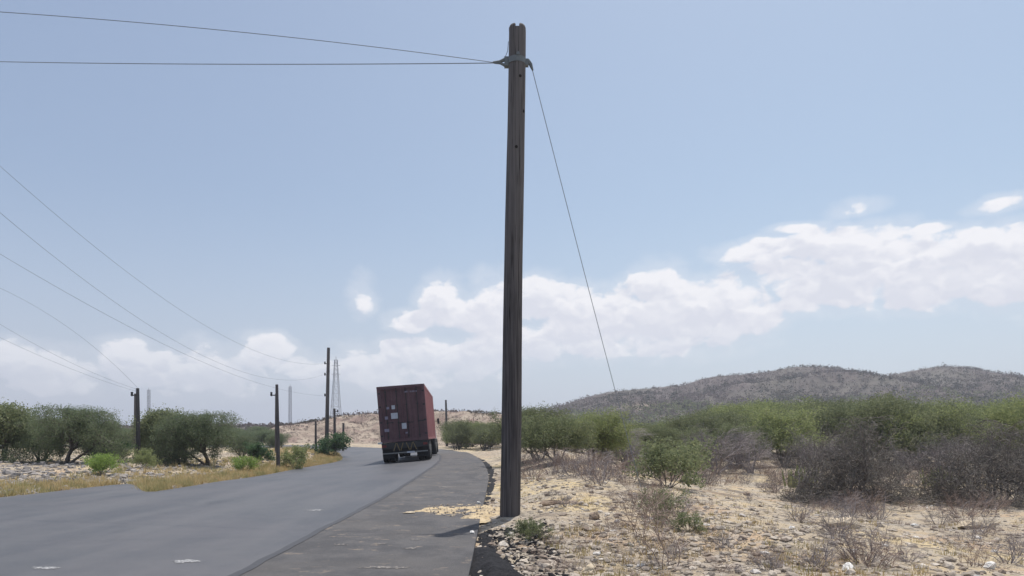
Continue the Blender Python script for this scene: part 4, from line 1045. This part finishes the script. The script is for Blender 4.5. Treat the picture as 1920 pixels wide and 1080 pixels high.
def axle(e, yy, dual=True):
    for sx in (-1, 1):
        for xo in ((1.08, .76) if dual else (1.05,)):
            t_ = P(); t_.wheel((sx * xo, yy, .52), .52, .29); w_ = t_.build('wheel', 'rubber', e)
            r_ = P(); r_.wheel((sx * (xo + .015), yy, .52), .30, .27, prof=[(-.5, .3), (-.52, .95), (-.4, 1), (.4, 1), (.52, .95), (.3, .6), (.5, .3)]); r_.build('rim', 'rim', w_)
    a_ = P(); a_.tube([(-1, yy, .52), (1, yy, .52)], .09, 8); a_.build('axle', 'dark_steel', e)
for yy in (.95, 2.25): axle(TRL, yy)
for sx in (-1, 1):
    s = P(); s.box((sx * .93, 1.6, 1.052), (.62, 2.7, .012)); s.build('mudguard', 'dark_steel', TRL)
    s = P(); s.box((sx * .75, 9.3, .62), (.14, .14, .8)); s.build('landing_leg', 'dark_steel', TRL)
TRC = empty('truck_tractor', (TX, TY, TZ), TR)
tag(TRC, 'truck tractor hidden ahead of the container with its drive wheels showing below', 'truck')
b = P()
for sx in (-1, 1): b.box((sx * .42, 13.2, .72), (.12, 6.4, .22))
b.build('chassis', 'dark_steel', TRC)
for yy in (10.6, 11.9): axle(TRC, yy)
axle(TRC, 15.6, False)
b = P(); cab = [(12.9, .9), (12.9, 3.1), (13.1, 3.3), (14.9, 3.2), (15.15, 2.9), (15.4, 1.75), (16.6, 1.6), (16.8, 1.4), (16.8, .7), (13.2, .7)]
n = len(cab); V = [(-1.1, y, z) for y, z in cab] + [(1.1, y, z) for y, z in cab]
b.add(V, [(i, (i + 1) % n, n + (i + 1) % n, n + i) for i in range(n)]); b.add(V[:n], [list(range(n))[::-1]]); b.add(V[n:], [list(range(n))]); b.build('cab', 'cab', TRC)
for sx in (-1, 1):
    s = P(); s.box((sx * 1.103, 14.2, 2.35), (.012, 1.0, .7)); s.build('side_window', 'glass', TRC)
    s = P(); s.tube([(sx * 1.1, 15.2, 2.3), (sx * 1.38, 15.25, 2.3)], .02, 5); s.box((sx * 1.38, 15.25, 2.3), (.16, .06, .4)); s.build('mirror', 'dark_steel', TRC)
    s = P(); s.box((sx * .85, 16.81, 1.05), (.3, .03, .2)); s.build('headlight', 'white', TRC)
s = P(); s.add([(-.98, 15.175, 2.82), (.98, 15.175, 2.82), (.98, 15.40, 1.86), (-.98, 15.40, 1.86)], [(0, 1, 2, 3)]); s.box((0, 15.3, 1.82), (1.9, .04, .04)); s.build('windscreen', 'glass', TRC)

# ------------------------------------------------------------ thin air haze: one closed box round everything, under the sky
hzb = P().box((0, 770, 27), (2700, 1760, 64)).parts[0]
me = bpy.data.meshes.new('haze'); me.from_pydata([tuple(v) for v in hzb[0]], [], [tuple(int(i) for i in f) for f in hzb[1]])
hm = bpy.data.materials.new('haze'); hm.use_nodes = True; ht = NT(hm.node_tree); ht.n.clear()
pv = ht.n.new('ShaderNodeVolumePrincipled'); ho = ht.n.new('ShaderNodeOutputMaterial'); ht.l.new(pv.outputs[0], ho.inputs['Volume'])
pv.inputs['Color'].default_value = (.86, .90, 1.0, 1); pv.inputs['Density'].default_value = .00055; pv.inputs['Anisotropy'].default_value = .2
me.materials.append(hm); o = link('haze', me); o['kind'] = 'stuff'; o['label'] = 'thin pale haze in the air over the whole landscape'

# loosened soil heaped round the foot of the tall pole
cpoly = [(X0 + .02 + .55 * math.cos(a) * (1 + .15 * math.sin(3 * a)), Y0 + .5 * math.sin(a)) for a in [k * math.pi / 9 for k in range(18)]]
o = raised('soil', cpoly, 'ground', .09, 41, .04, jag=.1, zf=lambda a, b: np.maximum(hg(a, b), h0(a, b) + .02)); tag(o, 'loose stony soil heaped round the foot of the tall pole', 'soil', kind='stuff')
q = np.column_stack([X0 + .02 + np.random.default_rng(9).normal(0, .33, 130), Y0 + np.random.default_rng(8).normal(0, .3, 130)]); q = q[np.hypot(q[:, 0] - X0, q[:, 1] - Y0) > .22]
stones('foot_stones', q, np.random.default_rng(4), .02, .07, 'small stones gathered at the foot of the tall pole')
